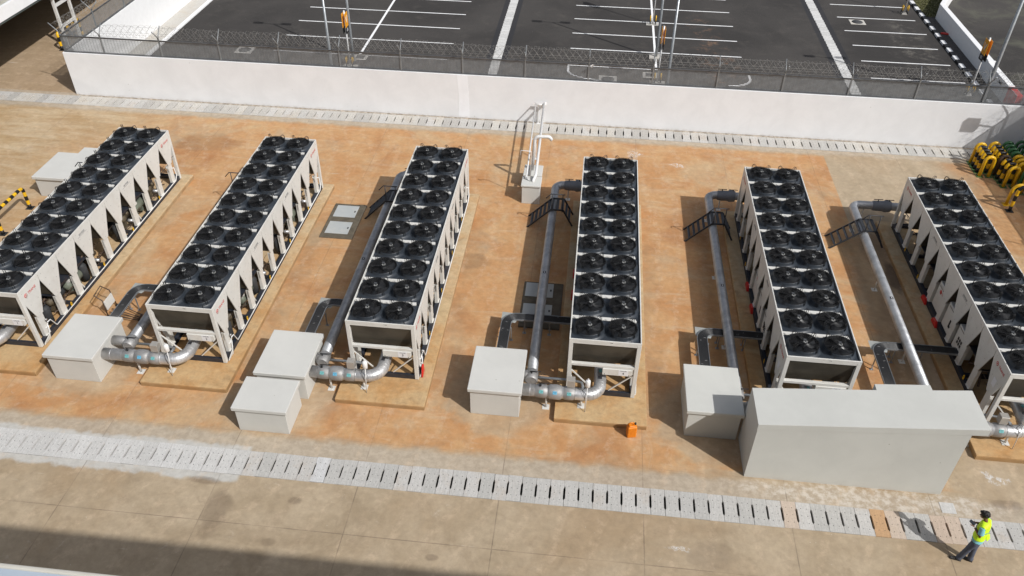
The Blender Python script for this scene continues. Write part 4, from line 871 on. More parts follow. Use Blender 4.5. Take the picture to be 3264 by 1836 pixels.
    m = MB(); m.path([(xr - 1.55, -.76, ZB), (xr - 1.53, -.64, 1.2)], .014, 6); m.path([(xr - 1.53, -.62, 1.44), (xr - 1.53, -.62, 1.53)], .012, 6); loc(m, 'post', 'wpipe', T, o)
    m = MB(); m.path([(xr - 1.6, -.6, 1.1), (xr - 1.68, -.62, .99), (xr - 1.62, -.72, .9), (xr - 1.58, -.72, .7)], .008, 5); loc(m, 'hose', 'black', T, o)
    # return pipe
    px = PX[i]; zL = .72; r2 = .17; yb = 11.84
    T = thing('return_pipe', 'long grey clad pipe running beside the %s unit, passed over by steel steps' % w_, 'pipe', (px, 6, 0), group='long clad pipes')
    o = (px, 6, 0)
    el = bend((px, 0, zL), (px, yb, zL), (xr - 2.2, yb, zL), .36, 6)
    m = MB(); m.path([(px, -.12, zL)] + el + [(xr - 2.0, yb, zL), (xr - 1.5, yb, zL)], r2, 18)
    for yy in [1.0 + .95 * q for q in range(11)]: m.path([(px, yy - .01, zL), (px, yy + .01, zL)], r2 + .0045, 18)
    for q in el: pass
    loc(m, 'pipe_run', 'alud', T, o)
    m = MB(); m.path([(px, .12, zL), (BXR[i] - .12, .12, zL)], r2, 16); m.lathe([(r2, -.14), (r2 + .035, -.1), (r2 + .035, .25), (r2, .3)], (px, 0, zL), 18, 0, 'y'); loc(m, 'tee_jacket', 'jacket', T, o)
    m = MB(); m.path([(px, .02, zL + .15), (px, .02, zL + .28)], .02, 8); m.path([(px - .06, .02, zL + .28), (px + .3, .04, zL + .285)], .016, 6); loc(m, 'valve_handle', 'black', T, o)
    m = MB(); m.lathe([(r2, xr - 2.95), (r2 + .04, xr - 2.9), (r2 + .055, xr - 2.7), (r2 + .05, xr - 2.5), (r2 + .09, xr - 2.42), (r2 + .06, xr - 2.2)], (0, yb, zL), 16, 0, 'x'); loc(m, 'valve_jacket', 'grayjacket', T, o)
    for hx in (xr - 2.75, xr - 2.3):
        m = MB(); m.path([(hx, yb, zL + .2), (hx, yb, zL + .3)], .02, 6); m.path([(hx - .18, yb, zL + .3), (hx + .18, yb, zL + .31)], .016, 6); loc(m, 'valve_handle', 'black', T, o)
    m = MB(); m.add([(px - .05, 5.3, zL + r2 + .003), (px + .05, 5.3, zL + r2 + .003), (px + .05, 5.44, zL + r2 + .003), (px - .05, 5.44, zL + r2 + .003)], [(0, 1, 2, 3)], 0); m.box(px - .012, px + .012, 5.33, 5.41, zL + r2 + .003, zL + r2 + .006, 1); loc(m, 'flow_sticker', ['ink', 'paper'], T, o)
    for xx, yy in ((px, 3.0), (px, 6.95), (px, 10.9), (px + .55, yb)):
        m = MB(); m.path([(xx, yy, 0), (xx, yy, zL - r2 + .02)], .028, 8); m.box(xx - .1, xx + .1, yy - .1, yy + .1, 0, .014); loc(m, 'pipe_support', 'white', T, o)
    m = MB(); m.path([(px + .1, .16, .62), (xr - 2.0, .16, .62), (xr - 1.7, .0, .7), (xr - 1.66, -.3, .8)], .045, 8); m = m.build('bypass_pipe', 'galv')
    tag(m, 'thin silver branch pipe behind the front pipe of the %s unit' % w_, 'pipe', 'thin branch pipes')
    # cable tray
    tx = TX[i]; zt_ = .60; ty = 3.07
    T = thing('cable_tray', 'curved tray of black cables running into the side of the %s unit' % w_, 'cable tray', (tx, 2, 0), group='cable trays'); o = (tx, 2, 0)
    xend = xr - 2.2 + .08
    for side in (-.17, .17):
        pts = [(tx + side, .6, zt_)] + bend((tx + side, 0, zt_), (tx + side, ty - side, zt_), (9e1, ty - side, zt_), .38 - side, 6) + [(xend, ty - side, zt_)]
        m = MB()
        for p_, q_ in zip(pts, pts[1:]): m.beam(p_, q_, .012, .07)
        loc(m, 'tray_side', 'galv', T, o)
    m = MB()
    for s_ in range(-5, 6):
        sd_ = s_ * .028; pts = [(tx + sd_, .6, zt_ + .01)] + bend((tx + sd_, 0, zt_ + .01), (tx + sd_, ty - sd_, zt_ + .01), (9e1, ty - sd_, zt_ + .01), .38 - sd_, 7) + [(xend + .1, ty - sd_, zt_ + .01)]
        m.path(pts, .016, 6)
    loc(m, 'cables', 'cable', T, o)
    m = MB(); rr = random.Random(i)
    for _ in range(6):
        yy = rr.uniform(.9, 3.1); xx = tx + rr.uniform(-.14, .1); m.beam((xx, yy, zt_ + .032), (xx + rr.uniform(.03, .09), yy + rr.uniform(-.02, .02), zt_ + .031), .004, .004)
    for _ in range(4):
        xx = rr.uniform(tx + .4, xend); yy = ty + rr.uniform(-.12, .1); m.beam((xx, yy, zt_ + .032), (xx, yy + .07, zt_ + .031), .004, .004)
    loc(m, 'cable_ties', 'tie', T, o)
    m = MB(); m.box(tx - .17, tx + .17, .7, ty - .3, zt_ - .04, zt_ - .03); m.add([(tx - .2, ty - .2, zt_ - .036), (tx + .3, ty - .3, zt_ - .036), (tx + .5, ty + .2, zt_ - .036), (tx - .2, ty + .26, zt_ - .036)], [(0, 1, 2, 3)]); loc(m, 'tray_floor', 'plate', T, o)
    for xx, yy in ((tx - .15, 1.2), (tx + .15, 1.2), (tx - .12, 2.5), (tx + .2, 2.5), (tx + .62, ty + .14), (tx + .62, ty - .14), (tx + 1.5, ty - .14), (tx + 1.5, ty + .14)):
        if xx < xend: m = MB(); m.beam((xx, yy, 0), (xx, yy, zt_ - .03), .035, .035); m.box(xx - .06, xx + .06, yy - .05, yy + .05, 0, .01); loc(m, 'tray_leg', 'galv', T, o)
    # crossover steps
    ys0, ys1 = (9.27, 10.12) if i in (2, 4) else (9.5, 10.35)
    T = thing('crossover_steps', 'black steel steps crossing over the long pipe beside the %s unit' % w_, 'steps', (px, (ys0 + ys1) / 2, 0), group='pipe crossover steps'); o = (px, (ys0 + ys1) / 2, 0)
    lx, a_, b_, rx = px - 1.02, px - .06, px + .44, px + .84
    if i == 5: lx = px - 1.2
    zp = .95
    for yy in (ys0, ys1):
        m = MB(); m.beam((lx, yy, .0), (a_, yy, zp), .03, .07); m.beam((a_, yy, zp), (b_, yy, zp), .03, .07); m.beam((b_, yy, zp), (rx, yy, .21), .03, .07); loc(m, 'stringer', 'steps', T, o)
    for q in range(1, 6):
        f_ = q / 5.6; xx = lx + (a_ - lx) * f_; z_ = zp * f_; m = MB(); m.box(xx - .05, xx + .05, ys0, ys1, z_ - .012, z_ + .012); loc(m, 'tread', 'steps', T, o)
    for q in range(2):
        f_ = (q + 1) / 3.2; xx = b_ + (rx - b_) * f_; z_ = zp - (zp - .21) * f_; m = MB(); m.box(xx - .05, xx + .05, ys0, ys1, z_ - .012, z_ + .012); loc(m, 'tread', 'steps', T, o)
    for xx in (a_ + .04, (a_ + b_) / 2, b_ - .04): m = MB(); m.box(xx - .06, xx + .06, ys0, ys1, zp - .012, zp + .012); loc(m, 'platform_plank', 'steps', T, o)
    zr = 1.69; m = MB(); m.path([(a_ - .22, ys0, 1.48), (a_ - .02, ys0, zr), (b_ + .05, ys0, zr)], .02, 6)
    for xx in (a_ + .04, b_ - .04): m.path([(xx, ys0, zp - .1), (xx, ys0, zr)], .02, 6)
    loc(m, 'handrail', 'steps', T, o)

# ------------------------------------------------------------------ white pipe stand
T = thing('white_pipework', 'pair of white pipes running from the small box to the long white wall', 'pipe', (-2.6, 15, 0)); o = (-2.6, 15, 0)
m = MB(); m.path([(-2.48, 11.6, .9), (-2.48, 11.62, .98), (-2.39, 11.85, 1.12), (-2.39, 12.1, 1.12), (-2.55, 18.72, 1.12)], .062, 12); loc(m, 'main_pipe', 'wpipe', T, o)
m = MB(); m.path([(-2.68, 11.72, .93), (-2.78, 11.74, 1.02), (-2.78, 11.95, 1.1), (-2.97, 18.72, 1.12)], .036, 10); loc(m, 'thin_pipe', 'wpipe', T, o)
m = MB(); m.path([(-3.0, 18.72, 1.05), (-2.5, 18.72, 1.05)], .05, 8); m.path([(-2.5, 18.72, 1.0), (-2.5, 18.88, 1.12)], .05, 8)
for xx in (-2.84, -2.70): m.beam((xx, 18.76, 0.0), (xx, 18.76, 1.03), .045, .045)
m.box(-2.92, -2.66, 18.68, 18.82, 0.012, .03); loc(m, 'wall_bracket', 'wpipe', T, o)
m = MB(); m.beam((-2.92, 15.2, 1.03), (-2.45, 15.2, 1.03), .03, .03); m.beam((-2.64, 15.2, 0), (-2.64, 15.2, 1.03), .035, .035); m.box(-2.72, -2.56, 15.12, 15.28, 0, .012); loc(m, 'mid_support', 'wpipe', T, o)
T = thing('vent_pipe', 'thick white gooseneck vent pipe rising from the farther small box', 'pipe', (-2.62, 12.95, .7)); o = (-2.62, 12.95, .7)
m = MB(); pts = [(-2.62, 12.95, .7)] + bend((-2.62, 12.95, .7), (-2.55, 12.95, 2.38), (-1.9, 12.95, 2.38), .2, 6) + bend((-2.6, 12.95, 2.38), (-1.93, 12.95, 2.40), (-1.78, 12.95, 2.2), .12, 4) + [(-1.82, 12.95, 2.25)]
m.path(pts, .072, 14); loc(m, 'pipe', 'wpipe', T, o)
m = MB(); m.path([(-2.6, 11.62, .93), (-2.59, 11.5, 2.45), (-3.02, 11.5, 2.47), (-3.03, 11.5, 2.24)], .018, 7); tag(m.build('vent_tube', 'wpipe'), 'thin white hooked tube rising from the nearer small box', 'pipe')

# ------------------------------------------------------------------ manholes and covers
def twin_cover(x0, x1, y0, y1, label, slabs):
    o = ((x0 + x1) / 2, (y0 + y1) / 2, 0); T = thing('manhole_pair', label, 'manhole', o)
    m = MB(); m.box(x0, x1, y0, y1, -.02, .045); loc(m, 'frame', 'mortar', T, o, bevel=.02)
    for a in slabs:
        m = MB(); m.box(a[0], a[1], a[2], a[3], .045, .062); c = loc(m, 'cover_plate', 'coverplate', T, o, bevel=.006, seg=1)
        m = MB(); m.box(a[1] - .12, a[1] - .06, (a[2] + a[3]) / 2 - .06, (a[2] + a[3]) / 2 + .06, .062, .067); loc(m, 'lifting_eye', 'iron', c, o)
twin_cover(-10.87, -9.5, 7.72, 10.24, 'pair of grey square manhole plates in a dark frame left of the third unit', [(-10.72, -9.78, 9.22, 10.08), (-10.72, -9.76, 8.0, 8.86)])
twin_cover(-2.26, -.78, 3.2, 5.82, 'pair of grey manhole plates half hidden under the long pipe beside the fourth unit', [(-2.18, -1.14, 4.93, 5.74), (-2.18, -1.12, 3.79, 4.5)])
def manhole(x, y, s, label, square=False, conc=True):
    T = thing('manhole', label, 'manhole', (x, y, 0)); h = s / 2
    m = MB(); m.box(-h, h, -h * .85, h * .85, -.02, .022); m.build('concrete_frame', 'cover_far', T, bevel=.006, seg=1)
    m = MB()
    if square: m.box(-h * .6, h * .6, -h * .5, h * .5, .022, .034)
    else: m.lathe([(.0001, .034), (h * .72, .034), (h * .72, .0)], (0, 0, 0), 24)
    m.build('iron_lid', 'iron', T)
manhole(-20.72, 25.72, 1.0, 'round iron manhole in a square pale frame near the left end of the fence')
manhole(.58, 24.45, 1.0, 'round iron manhole half hidden behind the fence by the curved white line')
manhole(16.42, 35.27, .95, 'round iron manhole in a pale square frame between the right hand bays')
manhole(-13.75, 25.6, .8, 'square iron manhole behind the leftmost orange parking sign', True)
manhole(2.95, 25.35, .85, 'square iron manhole beside the middle orange parking sign', True)
m = MB(); m.box(10.48, 10.88, -3.24, -2.87, .004, .012); tag(m.build('inspection_plate', 'cover_light'), 'small square pale inspection plate set in the apron near the standing person', 'plate')

# ------------------------------------------------------------------ lamps and parking signs
def pole(x, y, h, label, arms=None, r0=.085, plinth=None):
    T = thing('lamp_post', label, 'lamp post', (x, y, 0))
    m = MB(); m.path([(0, 0, 0), (0, 0, 1.3), (0, 0, h)], [r0, r0 * .92, r0 * .6], 10); m.build('pole', 'galv', T)
    m = MB(); m.box(-.16, .16, -.16, .16, 0, .02); m.box(-.3, .3, -.22, .22, -.02, .0); m.build('base_plate', 'galv', T)
    if arms:
        for s_ in (-1, 1):
            m = MB(); m.path([(0, 0, h - .05), (s_ * .5, 0, h + .1), (s_ * .65, 0, h + .12)], .03, 7); m.build('arm', 'galv', T)
            m = MB(); m.box(min(s_ * .6, s_ * 1.2), max(s_ * .6, s_ * 1.2), -.15, .15, h + .08, h + .17); m.build('lamp_head', 'galvd', T, bevel=.02)
    return T
pole(-14.05, 25.2, 7.6, 'galvanised lamp post just right of the leftmost orange sign', True)
pole(-13.95, 21.0, 6.2, 'galvanised post left of the leftmost orange sign', False)
pole(3.33, 27.85, 7.6, 'galvanised lamp post standing on the pale base between the middle bays', True)
pole(3.55, 21.2, 6.4, 'galvanised post right of the middle orange sign', False)
pole(20.42, 24.0, 8.4, 'tall tapered lamp post by the low white wall at the top right', True, r0=.11)
T = thing('base_slab', 'pale concrete footing of the lamp post between the middle bays', 'footing', (3.27, 27.9, 0)); m = MB(); m.box(-.34, .34, -.3, .3, -.02, .09); m.build('slab', 'cover_far', T, bevel=.01)
def sign(x, y, label, code, h=3.2, boards=True, ztop=3.1, mark=True):
    T = thing('parking_sign', label, 'sign', (x, y, 0))
    m = MB(); m.path([(0, 0, .04), (0, 0, h)], .042, 10); m.build('pole', 'wpipe', T)
    m = MB(); bw = .42 if x < 10 else .17; m.box(-bw, bw, -.20 if bw > .2 else -.15, .2 if bw > .2 else .15, -.02, .05); m.build('concrete_base', 'cover_far', T, bevel=.01)
    if boards:
        for s_ in (-1, 1):
            xx = s_ * .075
            m = MB(); m.box(min(xx, xx + s_ * .02), max(xx, xx + s_ * .02), -.26, .26, ztop - .78, ztop, 0); bd = m.build('sign_board', 'sign_or', T, bevel=.004, seg=1)
            m = MB(); m.box(min(xx, xx + s_ * .02), max(xx, xx + s_ * .02), -.26, .26, ztop - 1.12, ztop - .79, 0); b2 = m.build('number_board', 'black', T, bevel=.004, seg=1)
            rot = (R(90), 0, R(90) if s_ > 0 else R(-90)); X = xx + s_ * .023
            link('letter', text_mesh('V', .55, 'paper'), bd, loc=(X, 0, ztop - .40), rot=rot)
            link('number', text_mesh(code, .24, 'paper'), b2, loc=(X, 0, ztop - .95), rot=rot)
    # two small striped hoops guarding the base
    for s_ in (-1, 1):
        m = MB(); hx = s_ * .17
        zz = [.05, .2, .2, .35, .35, .5, .55]
        m.path([(hx, -.12, .05), (hx, -.12, .25)], .03, 8, 1); m.path([(hx, -.12, .25), (hx, -.12, .48), (hx, -.06, .55), (hx, .06, .55), (hx, .12, .48)], .03, 8, 0); m.path([(hx, .12, .48), (hx, .12, .25)], .03, 8, 0); m.path([(hx, .12, .25), (hx, .12, .05)], .03, 8, 1)
        m.build('guard_hoop', ['yellow', 'black'], T)
sign(-13.99, 24.28, 'orange V parking sign on a white pole, leftmost of the three by the fence', '03')
sign(3.30, 24.38, 'orange V parking sign seen edge on, between the middle bays by the fence', '04')
sign(20.09, 25.04, 'orange V parking sign with 05 on its black board, at the right end', '05')
sign(3.28, 33.09, 'white sign pole on a pale slab farther up the middle bay line', '02', h=5.4, ztop=5.3)
sign(19.83, 37.24, 'white sign pole at the far end of the right hand bays', '01', h=5.4, ztop=5.3)

# ------------------------------------------------------------------ barriers
def striped_path(m, pts, r, seg, n=12, first=0, mats=(0, 1)):
    P_ = [Vector(p) for p in pts]; cum = [0]
    for a, b_ in zip(P_, P_[1:]): cum.append(cum[-1] + (b_ - a).length)
    tot = cum[-1]; ns = max(1, round(tot / seg)); sl = tot / ns
    def at(s_):
        for i_ in range(len(cum) - 1):
            if s_ <= cum[i_ + 1] + 1e-6: return P_[i_].lerp(P_[i_ + 1], (s_ - cum[i_]) / max(1e-9, cum[i_ + 1] - cum[i_]))
        return P_[-1]
    for q in range(ns):
        s0, s1 = q * sl, (q + 1) * sl
        pp = [at(s0)] + [P_[i_] for i_ in range(len(P_)) if s0 + 1e-4 < cum[i_] < s1 - 1e-4] + [at(s1)]
        m.path(pp, r, n, mats[(q + first) % 2], cap=(q in (0, ns - 1)))
def hoop_pts(wd, h, rad, ax='x'):
    a, b_ = -wd / 2, wd / 2
    P0, P1, P2, P3 = (a, 0, 0), (a, 0, h), (b_, 0, h), (b_, 0, 0)
    pts = [Vector(P0)] + bend(P0, P1, P2, rad, 6) + bend(P1, P2, P3, rad, 6) + [Vector(P3)]
    return pts if ax == 'x' else [Vector((0, p.x, p.z)) for p in pts]
def hoop(x, y, label, mats, wd=.4, h=1.0, r=.075, ax='x', striped=False, group=None, rad=None, plate='base_green', rz=0, seg=.26):
    T = thing('hoop_barrier', label, 'barrier', (x, y, 0), rz, group); m = MB(); pts = hoop_pts(wd, h, rad or wd / 2 - .005, ax)
    if striped: striped_path(m, pts, r, seg)
    else: m.path(pts, r, 12)
    m.build('hoop', mats, T)
    for s_ in (-1, 1):
        m = MB(); c = s_ * wd / 2; cx, cy = (c, 0) if ax == 'x' else (0, c); m.box(cx - .15, cx + .15, cy - .14, cy + .14, 0, .014); m.build('base_plate', plate, T)
YB = ['black', 'yellow']; gS = 'hoop barriers stored in rows in the corner'
rowA = [(17.45, 0), (17.13, 1), (16.84, 1), (16.55, 1), (16.2, 0)]
rowB = [(17.62, 0), (17.3, 1), (17.0, 1), (16.7, 1), (16.38, 3), (16.05, 1), (15.72, 1), (15.36, 0)]
rowC = [(17.75, 2), (17.45, 2), (17.12, 2), (16.8, 2), (16.45, 0), (16.12, 0), (15.8, 0), (15.2, 2), (14.85, 0)]
rowD = [(17.9, 2), (17.55, 2), (17.2, 2), (16.8, 2), (16.4, 2)]
rn = {0: 'plain yellow', 1: 'black and yellow striped', 2: 'green', 3: 'dark brown'}
mm = {0: 'yellow', 1: YB, 2: 'grn', 3: 'brown'}
for nm, row, xs in (('first stack row from the left', rowA, (17.98,) * 5), ('second stack row from the left', rowB, (18.66, 18.66, 18.66, 18.67, 18.69, 18.7, 18.73, 18.75)), ('third stack row from the left', rowC, (19.3,) * 9), ('stack row against the side wall', rowD, (19.95,) * 5)):
    for j, ((yy, kd), xx) in enumerate(zip(row, xs)):
        same = sum(1 for q in row if q[1] == kd)
        pos_ = '' if same == 1 else ('nearest ' if j == max(i_ for i_, q in enumerate(row) if q[1] == kd) else 'farthest ' if j == min(i_ for i_, q in enumerate(row) if q[1] == kd) else 'middle ')
        hoop(xx, yy, '%s%s hoop barrier, %s' % (pos_, rn[kd], nm), mm[kd], striped=kd == 1, group=gS, r=.075)
T_ = hoop(19.05, 13.83, 'wide plain yellow hoop barrier standing in front of the stored stack', 'yellow', wd=1.8, h=1.0, r=.07, rad=.28, plate='yellow')
hoop(18.95, 13.3, 'black and yellow barrier nearest the camera beside the rightmost unit', YB, wd=1.7, h=1.25, r=.07, rad=.28, striped=True, plate='ship')
hoop(-23.63, 7.35, 'black and yellow striped barrier on the left behind the leftmost unit', YB, wd=1.95, h=1.0, r=.072, rad=.16, ax='y', striped=True, plate='ship', seg=.2)
hoop(-31.2, 25.48, 'black and yellow guard barrier round the white steel frame at the top left', YB, wd=2.3, h=1.02, r=.085, rad=.16, ax='y', striped=True, plate='ship', seg=.27)

# ------------------------------------------------------------------ jerrycan
T = thing('jerrycan', 'orange plastic jerrycan standing on the slab before the fourth plinth', 'jerrycan', (1.72, -1.40, 0), R(14))
m = MB(); m.box(-.145, .145, -.10, .10, 0, .46); jb = m.build('body', 'orange', T, bevel=.035, seg=3)
m = MB(); m.prism([(-.13, .46), (.13, .46), (.09, .50), (-.10, .51)], 'y', -.08, .08); m.build('shoulder', 'orange', jb, bevel=.008, seg=1)
m = MB(); m.path([(-.11, .0, .49), (-.11, 0, .56), (-.05, 0, .585), (.03, 0, .57), (.04, 0, .50)], .022, 8); m.build('handle', 'orange', T)
m = MB(); m.lathe([(.0001, .56), (.03, .56), (.03, .49)], (.095, 0, 0), 12); m.build('cap', 'black', T)
m = MB()
for q in range(5): m.box(-.10 + q * .045, -.085 + q * .045, -.104, -.099, .06, .40)
m.build('ribs', 'orange', jb)

# ------------------------------------------------------------------ luggage style trolley behind the left box
T = thing('hand_trolley', 'brown steel hand trolley with a white panel parked across the cable tray', 'trolley', (-16.5, 2.0, 0)); o = (-16.5, 2.0, 0)
m = MB(); m.path([(-16.86, 1.95, .12), (-16.9, 2.0, .75), (-17.15, 2.0, .95), (-17.2, 2.55, .95), (-16.95, 2.6, .75), (-16.9, 2.62, .12)], .022, 7); m.path([(-17.1, 2.02, .88), (-17.15, 2.55, .88)], .012, 6); loc(m, 'handle', 'brown', T, o)
m = MB(); m.add([(-16.86, 2.02, .3), (-16.86, 2.56, .3), (-16.9, 2.56, .66), (-16.9, 2.02, .66), (-16.84, 2.02, .3), (-16.84, 2.56, .3), (-16.88, 2.56, .66), (-16.88, 2.02, .66)], [(0, 1, 2, 3), (7, 6, 5, 4), (0, 4, 5, 1), (1, 5, 6, 2), (2, 6, 7, 3), (3, 7, 4, 0)]); loc(m, 'panel', 'cab', T, o)
m = MB()
for yy in (1.95, 2.12, 2.3, 2.6): m.path([(-16.88, yy, .13), (-15.62, 1.75 + (yy - 1.95) * .45, .2)], .02, 6)
m.path([(-15.62, 1.72, .2), (-15.5, 1.88, .34), (-15.62, 2.06, .2)], .035, 8); loc(m, 'carrying_frame', 'brown', T, o)
for xx, yy in ((-16.85, 1.98), (-16.85, 2.58), (-15.66, 1.9)):
    m = MB(); m.lathe([(.0001, .02), (.06, .02), (.06, -.02), (.0001, -.02)], (xx, yy, .06), 12, 0, 'y'); loc(m, 'wheel', 'black', T, o)

# ------------------------------------------------------------------ floodlight on the side wall (outside the frame, its shadow falls on the white wall)
T = thing('floodlight', 'floodlight on a bracket above the side wall at the right, seen by its shadow', 'floodlight', (21.0, 17.0, WZ)); o = (21.0, 17.0, WZ)
m = MB(); m.beam((20.62, 17.05, 2.0), (21.55, 17.05, 2.0), .06, .06); m.beam((21.4, 17.05, 2.0), (21.4, 17.05, 4.2), .07, .07); loc(m, 'post', 'galv', T, o)
m = MB(); m.path([(21.4, 17.05, 4.15), (20.7, 17.0, 4.3)], .03, 6); loc(m, 'arm', 'galv', T, o)
m = MB(); m.box(20.05, 20.68, 16.95, 17.1, 3.95, 4.5); loc(m, 'lamp_head', 'galvd', T, o, bevel=.02)

# ------------------------------------------------------------------ the person
def skin_obj(name, verts, edges, radii, mat, parent, root=0, sub=2):
    me = bpy.data.meshes.new(name); me.from_pydata([tuple(v) for v in verts], edges, [])
    ob = bpy.data.objects.new(name, me); COL.objects.link(ob)
    sk = ob.modifiers.new('skin', 'SKIN'); sk.use_smooth_shade = True
    for i_, r_ in enumerate(radii):
        me.skin_vertices[0].data[i_].radius = (r_, r_) if not isinstance(r_, tuple) else r_; me.skin_vertices[0].data[i_].use_root = i_ == root
    sb = ob.modifiers.new('sub', 'SUBSURF'); sb.levels = sub; sb.render_levels = sub
    dg = bpy.context.evaluated_depsgraph_get(); m2 = bpy.data.meshes.new_from_object(ob.evaluated_get(dg)); bpy.data.objects.remove(ob)
    m2.materials.clear(); m2.materials.append(mt[mat])
    for p_ in m2.polygons: p_.use_smooth = True; p_.material_index = 0
    return link(name, m2, parent)
PO = (10.55, -4.74, 0)
PT = thing('person', 'person in a bright yellow vest, blue shirt and grey jeans looking at a phone', 'person', PO)
FW = Vector((-.75, .66, 0)).normalized(); SD = Vector((-FW.y, FW.x, 0))          # facing, and the person's left
def fuse(mb, name, mat, parent, vox=.011, it=4):
    """one continuous surface out of overlapping limbs and trunk"""
    ob = mb.build('tmp', mat); rm = ob.modifiers.new('r', 'REMESH'); rm.mode = 'VOXEL'; rm.voxel_size = vox; rm.use_smooth_shade = True
    sm_ = ob.modifiers.new('s', 'SMOOTH'); sm_.iterations = it; sm_.factor = .6
    dg = bpy.context.evaluated_depsgraph_get(); m2 = bpy.data.meshes.new_from_object(ob.evaluated_get(dg)); bpy.data.objects.remove(ob)
    m2.transform(Matrix.Translation((-PO[0], -PO[1], 0)))
    return link(name, m2, parent)
def loft(m, rings, f=FW, sdv=SD, n=20, wr=0.0):
    vs = []
    for q, (cx, cy, cz, a_, b_) in enumerate(rings):
        for k_ in range(n):
            t_ = 2 * math.pi * k_ / n; w_ = 1 + wr * math.sin(5 * t_ + q * 1.3); v = sdv * (a_ * w_ * math.cos(t_)) + f * (b_ * w_ * math.sin(t_)); vs.append((cx + v.x, cy + v.y, cz + v.z))
    N_ = len(rings); fs = [(q * n + k_, q * n + (k_ + 1) % n, (q + 1) * n + (k_ + 1) % n, (q + 1) * n + k_) for q in range(N_ - 1) for k_ in range(n)]
    fs += [tuple(range(n))[::-1], tuple(range((N_ - 1) * n, N_ * n))]
    m.add(vs, fs, 0, True)
HIP = Vector((10.64, -4.72, .92)); CH_ = Vector((10.72, -4.575, 1.33)); NK = Vector((10.715, -4.545, 1.46))
HD = Vector((10.655, -4.47, 1.625)); HF = Vector((-.9, .42, -.32)).normalized(); HS = Vector((0, 0, 1)).cross(HF).normalized(); HU = HF.cross(HS)
SL = CH_ + SD * .185 + Vector((0, 0, .06)); SR = CH_ - SD * .185 + Vector((0, 0, .06))
EL = Vector((10.60, -4.80, 1.13)); WL = Vector((10.475, -4.62, 1.27)); ER = Vector((10.80, -4.38, 1.13)); WR = Vector((10.565, -4.445, 1.255))
m = MB()      # body
loft(m, [(HIP.x, HIP.y, .84, .12, .09), (HIP.x, HIP.y, .95, .14, .10), (10.67, -4.66, 1.10, .125, .095), (10.70, -4.61, 1.25, .15, .11), (10.72, -4.575, 1.38, .165, .10), (10.72, -4.56, 1.44, .09, .075)])
m.path([NK - Vector((0, 0, .06)), NK + Vector((-.015, .015, .04)), HD - HU * .05], [.062, .052, .055], 14)
m.sphere(tuple(HD), .105, 18, 14, 0, (.93, .80, 1.12)); j = HD + HF * .045 - HU * .065; m.sphere(tuple(j), .058, 12, 8, 0, (1, .95, .9))
m.path([HD + HF * .085 + HU * .02, HD + HF * .118 - HU * .022, HD + HF * .09 - HU * .035], [.010, .017, .010], 8)
for s_ in (1, -1): m.sphere(tuple(HD + HS * .082 * s_ - HF * .008 - HU * .01), .024, 8, 6, 0, (1, .6, 1.3))
for a_, b_, c_ in ((SL, EL, WL), (SR, ER, WR)): m.path([a_, a_.lerp(b_, .5), b_, b_.lerp(c_, .35), c_], [.055, .048, .040, .041, .026], 12)
for s_, kn, an in ((1, Vector((10.525, -4.755, .50)), Vector((10.43, -4.745, .08))), (-1, Vector((10.70, -4.70, .48)), Vector((10.735, -4.735, .08)))):
    m.path([HIP + SD * .08 * s_ - Vector((0, 0, .04)), kn, kn.lerp(an, .35), an], [.085, .058, .058, .04], 14)
bd_ = fuse(m, 'body', 'skin', PT, .008, 3)
m = MB()
for s_ in (1, -1): m.sphere(tuple(HD + HF * .094 + HS * .034 * s_ + HU * .012), .011, 8, 6); m.path([HD + HF * .099 + HS * .018 * s_ + HU * .035, HD + HF * .092 + HS * .052 * s_ + HU * .034], .006, 5)
m.path([HD + HF * .100 - HU * .062 + HS * .024, HD + HF * .104 - HU * .064, HD + HF * .100 - HU * .062 - HS * .024], .005, 5)
fc = m.build('face_features', 'hair', bd_, off=(-PO[0], -PO[1], 0))
m = MB(); rr = random.Random(5); hc = HD - HF * .018 + HU * .022
m.sphere(tuple(hc), .112, 18, 12, 0, (.98, .88, 1.02)); m.sphere(tuple(HD + HF * .07 + HU * .095), .042, 10, 8, 0, (1.1, 1.2, .8)); m.sphere(tuple(HD + HF * .03 + HU * .105), .05, 10, 8)
for _ in range(60):
    v = Vector((rr.gauss(0, 1), rr.gauss(0, 1), rr.gauss(.5, 1))).normalized()
    if v.dot(HF) > .45 and v.dot(HU) < .6: continue
    if v.z < -.25: continue
    m.sphere(tuple(hc + v * .095), .021, 6, 5)
fuse(m, 'hair', 'hair', PT, .008, 1)
m = MB()      # jeans
loft(m, [(HIP.x, HIP.y, .80, .15, .115), (HIP.x, HIP.y, .90, .165, .125), (HIP.x + .01, HIP.y + .02, .99, .15, .115)])
for s_, kn, an in ((1, Vector((10.525, -4.755, .50)), Vector((10.435, -4.745, .07))), (-1, Vector((10.70, -4.70, .48)), Vector((10.735, -4.735, .07)))):
    h_ = HIP + SD * .078 * s_ - Vector((0, 0, .05)); m.path([h_, h_.lerp(kn, .5), kn + Vector((0, 0, .05)), kn, kn.lerp(an, .4), kn.lerp(an, .75), an + Vector((0, 0, .03)), an], [.102, .092, .076, .080, .074, .070, .078, .076], 16)
    for q in range(7):
        c_ = h_.lerp(kn, .2 + .12 * q) if q < 4 else kn.lerp(an, .25 * (q - 3)); m.path([c_ + SD * .05 + FW * .05, c_ + FW * .075 - Vector((0, 0, .02)), c_ - SD * .05 + FW * .05 + Vector((0, 0, .02))], .016, 6)
fuse(m, 'jeans', 'jeans', PT, .010, 2)
m = MB()      # shirt
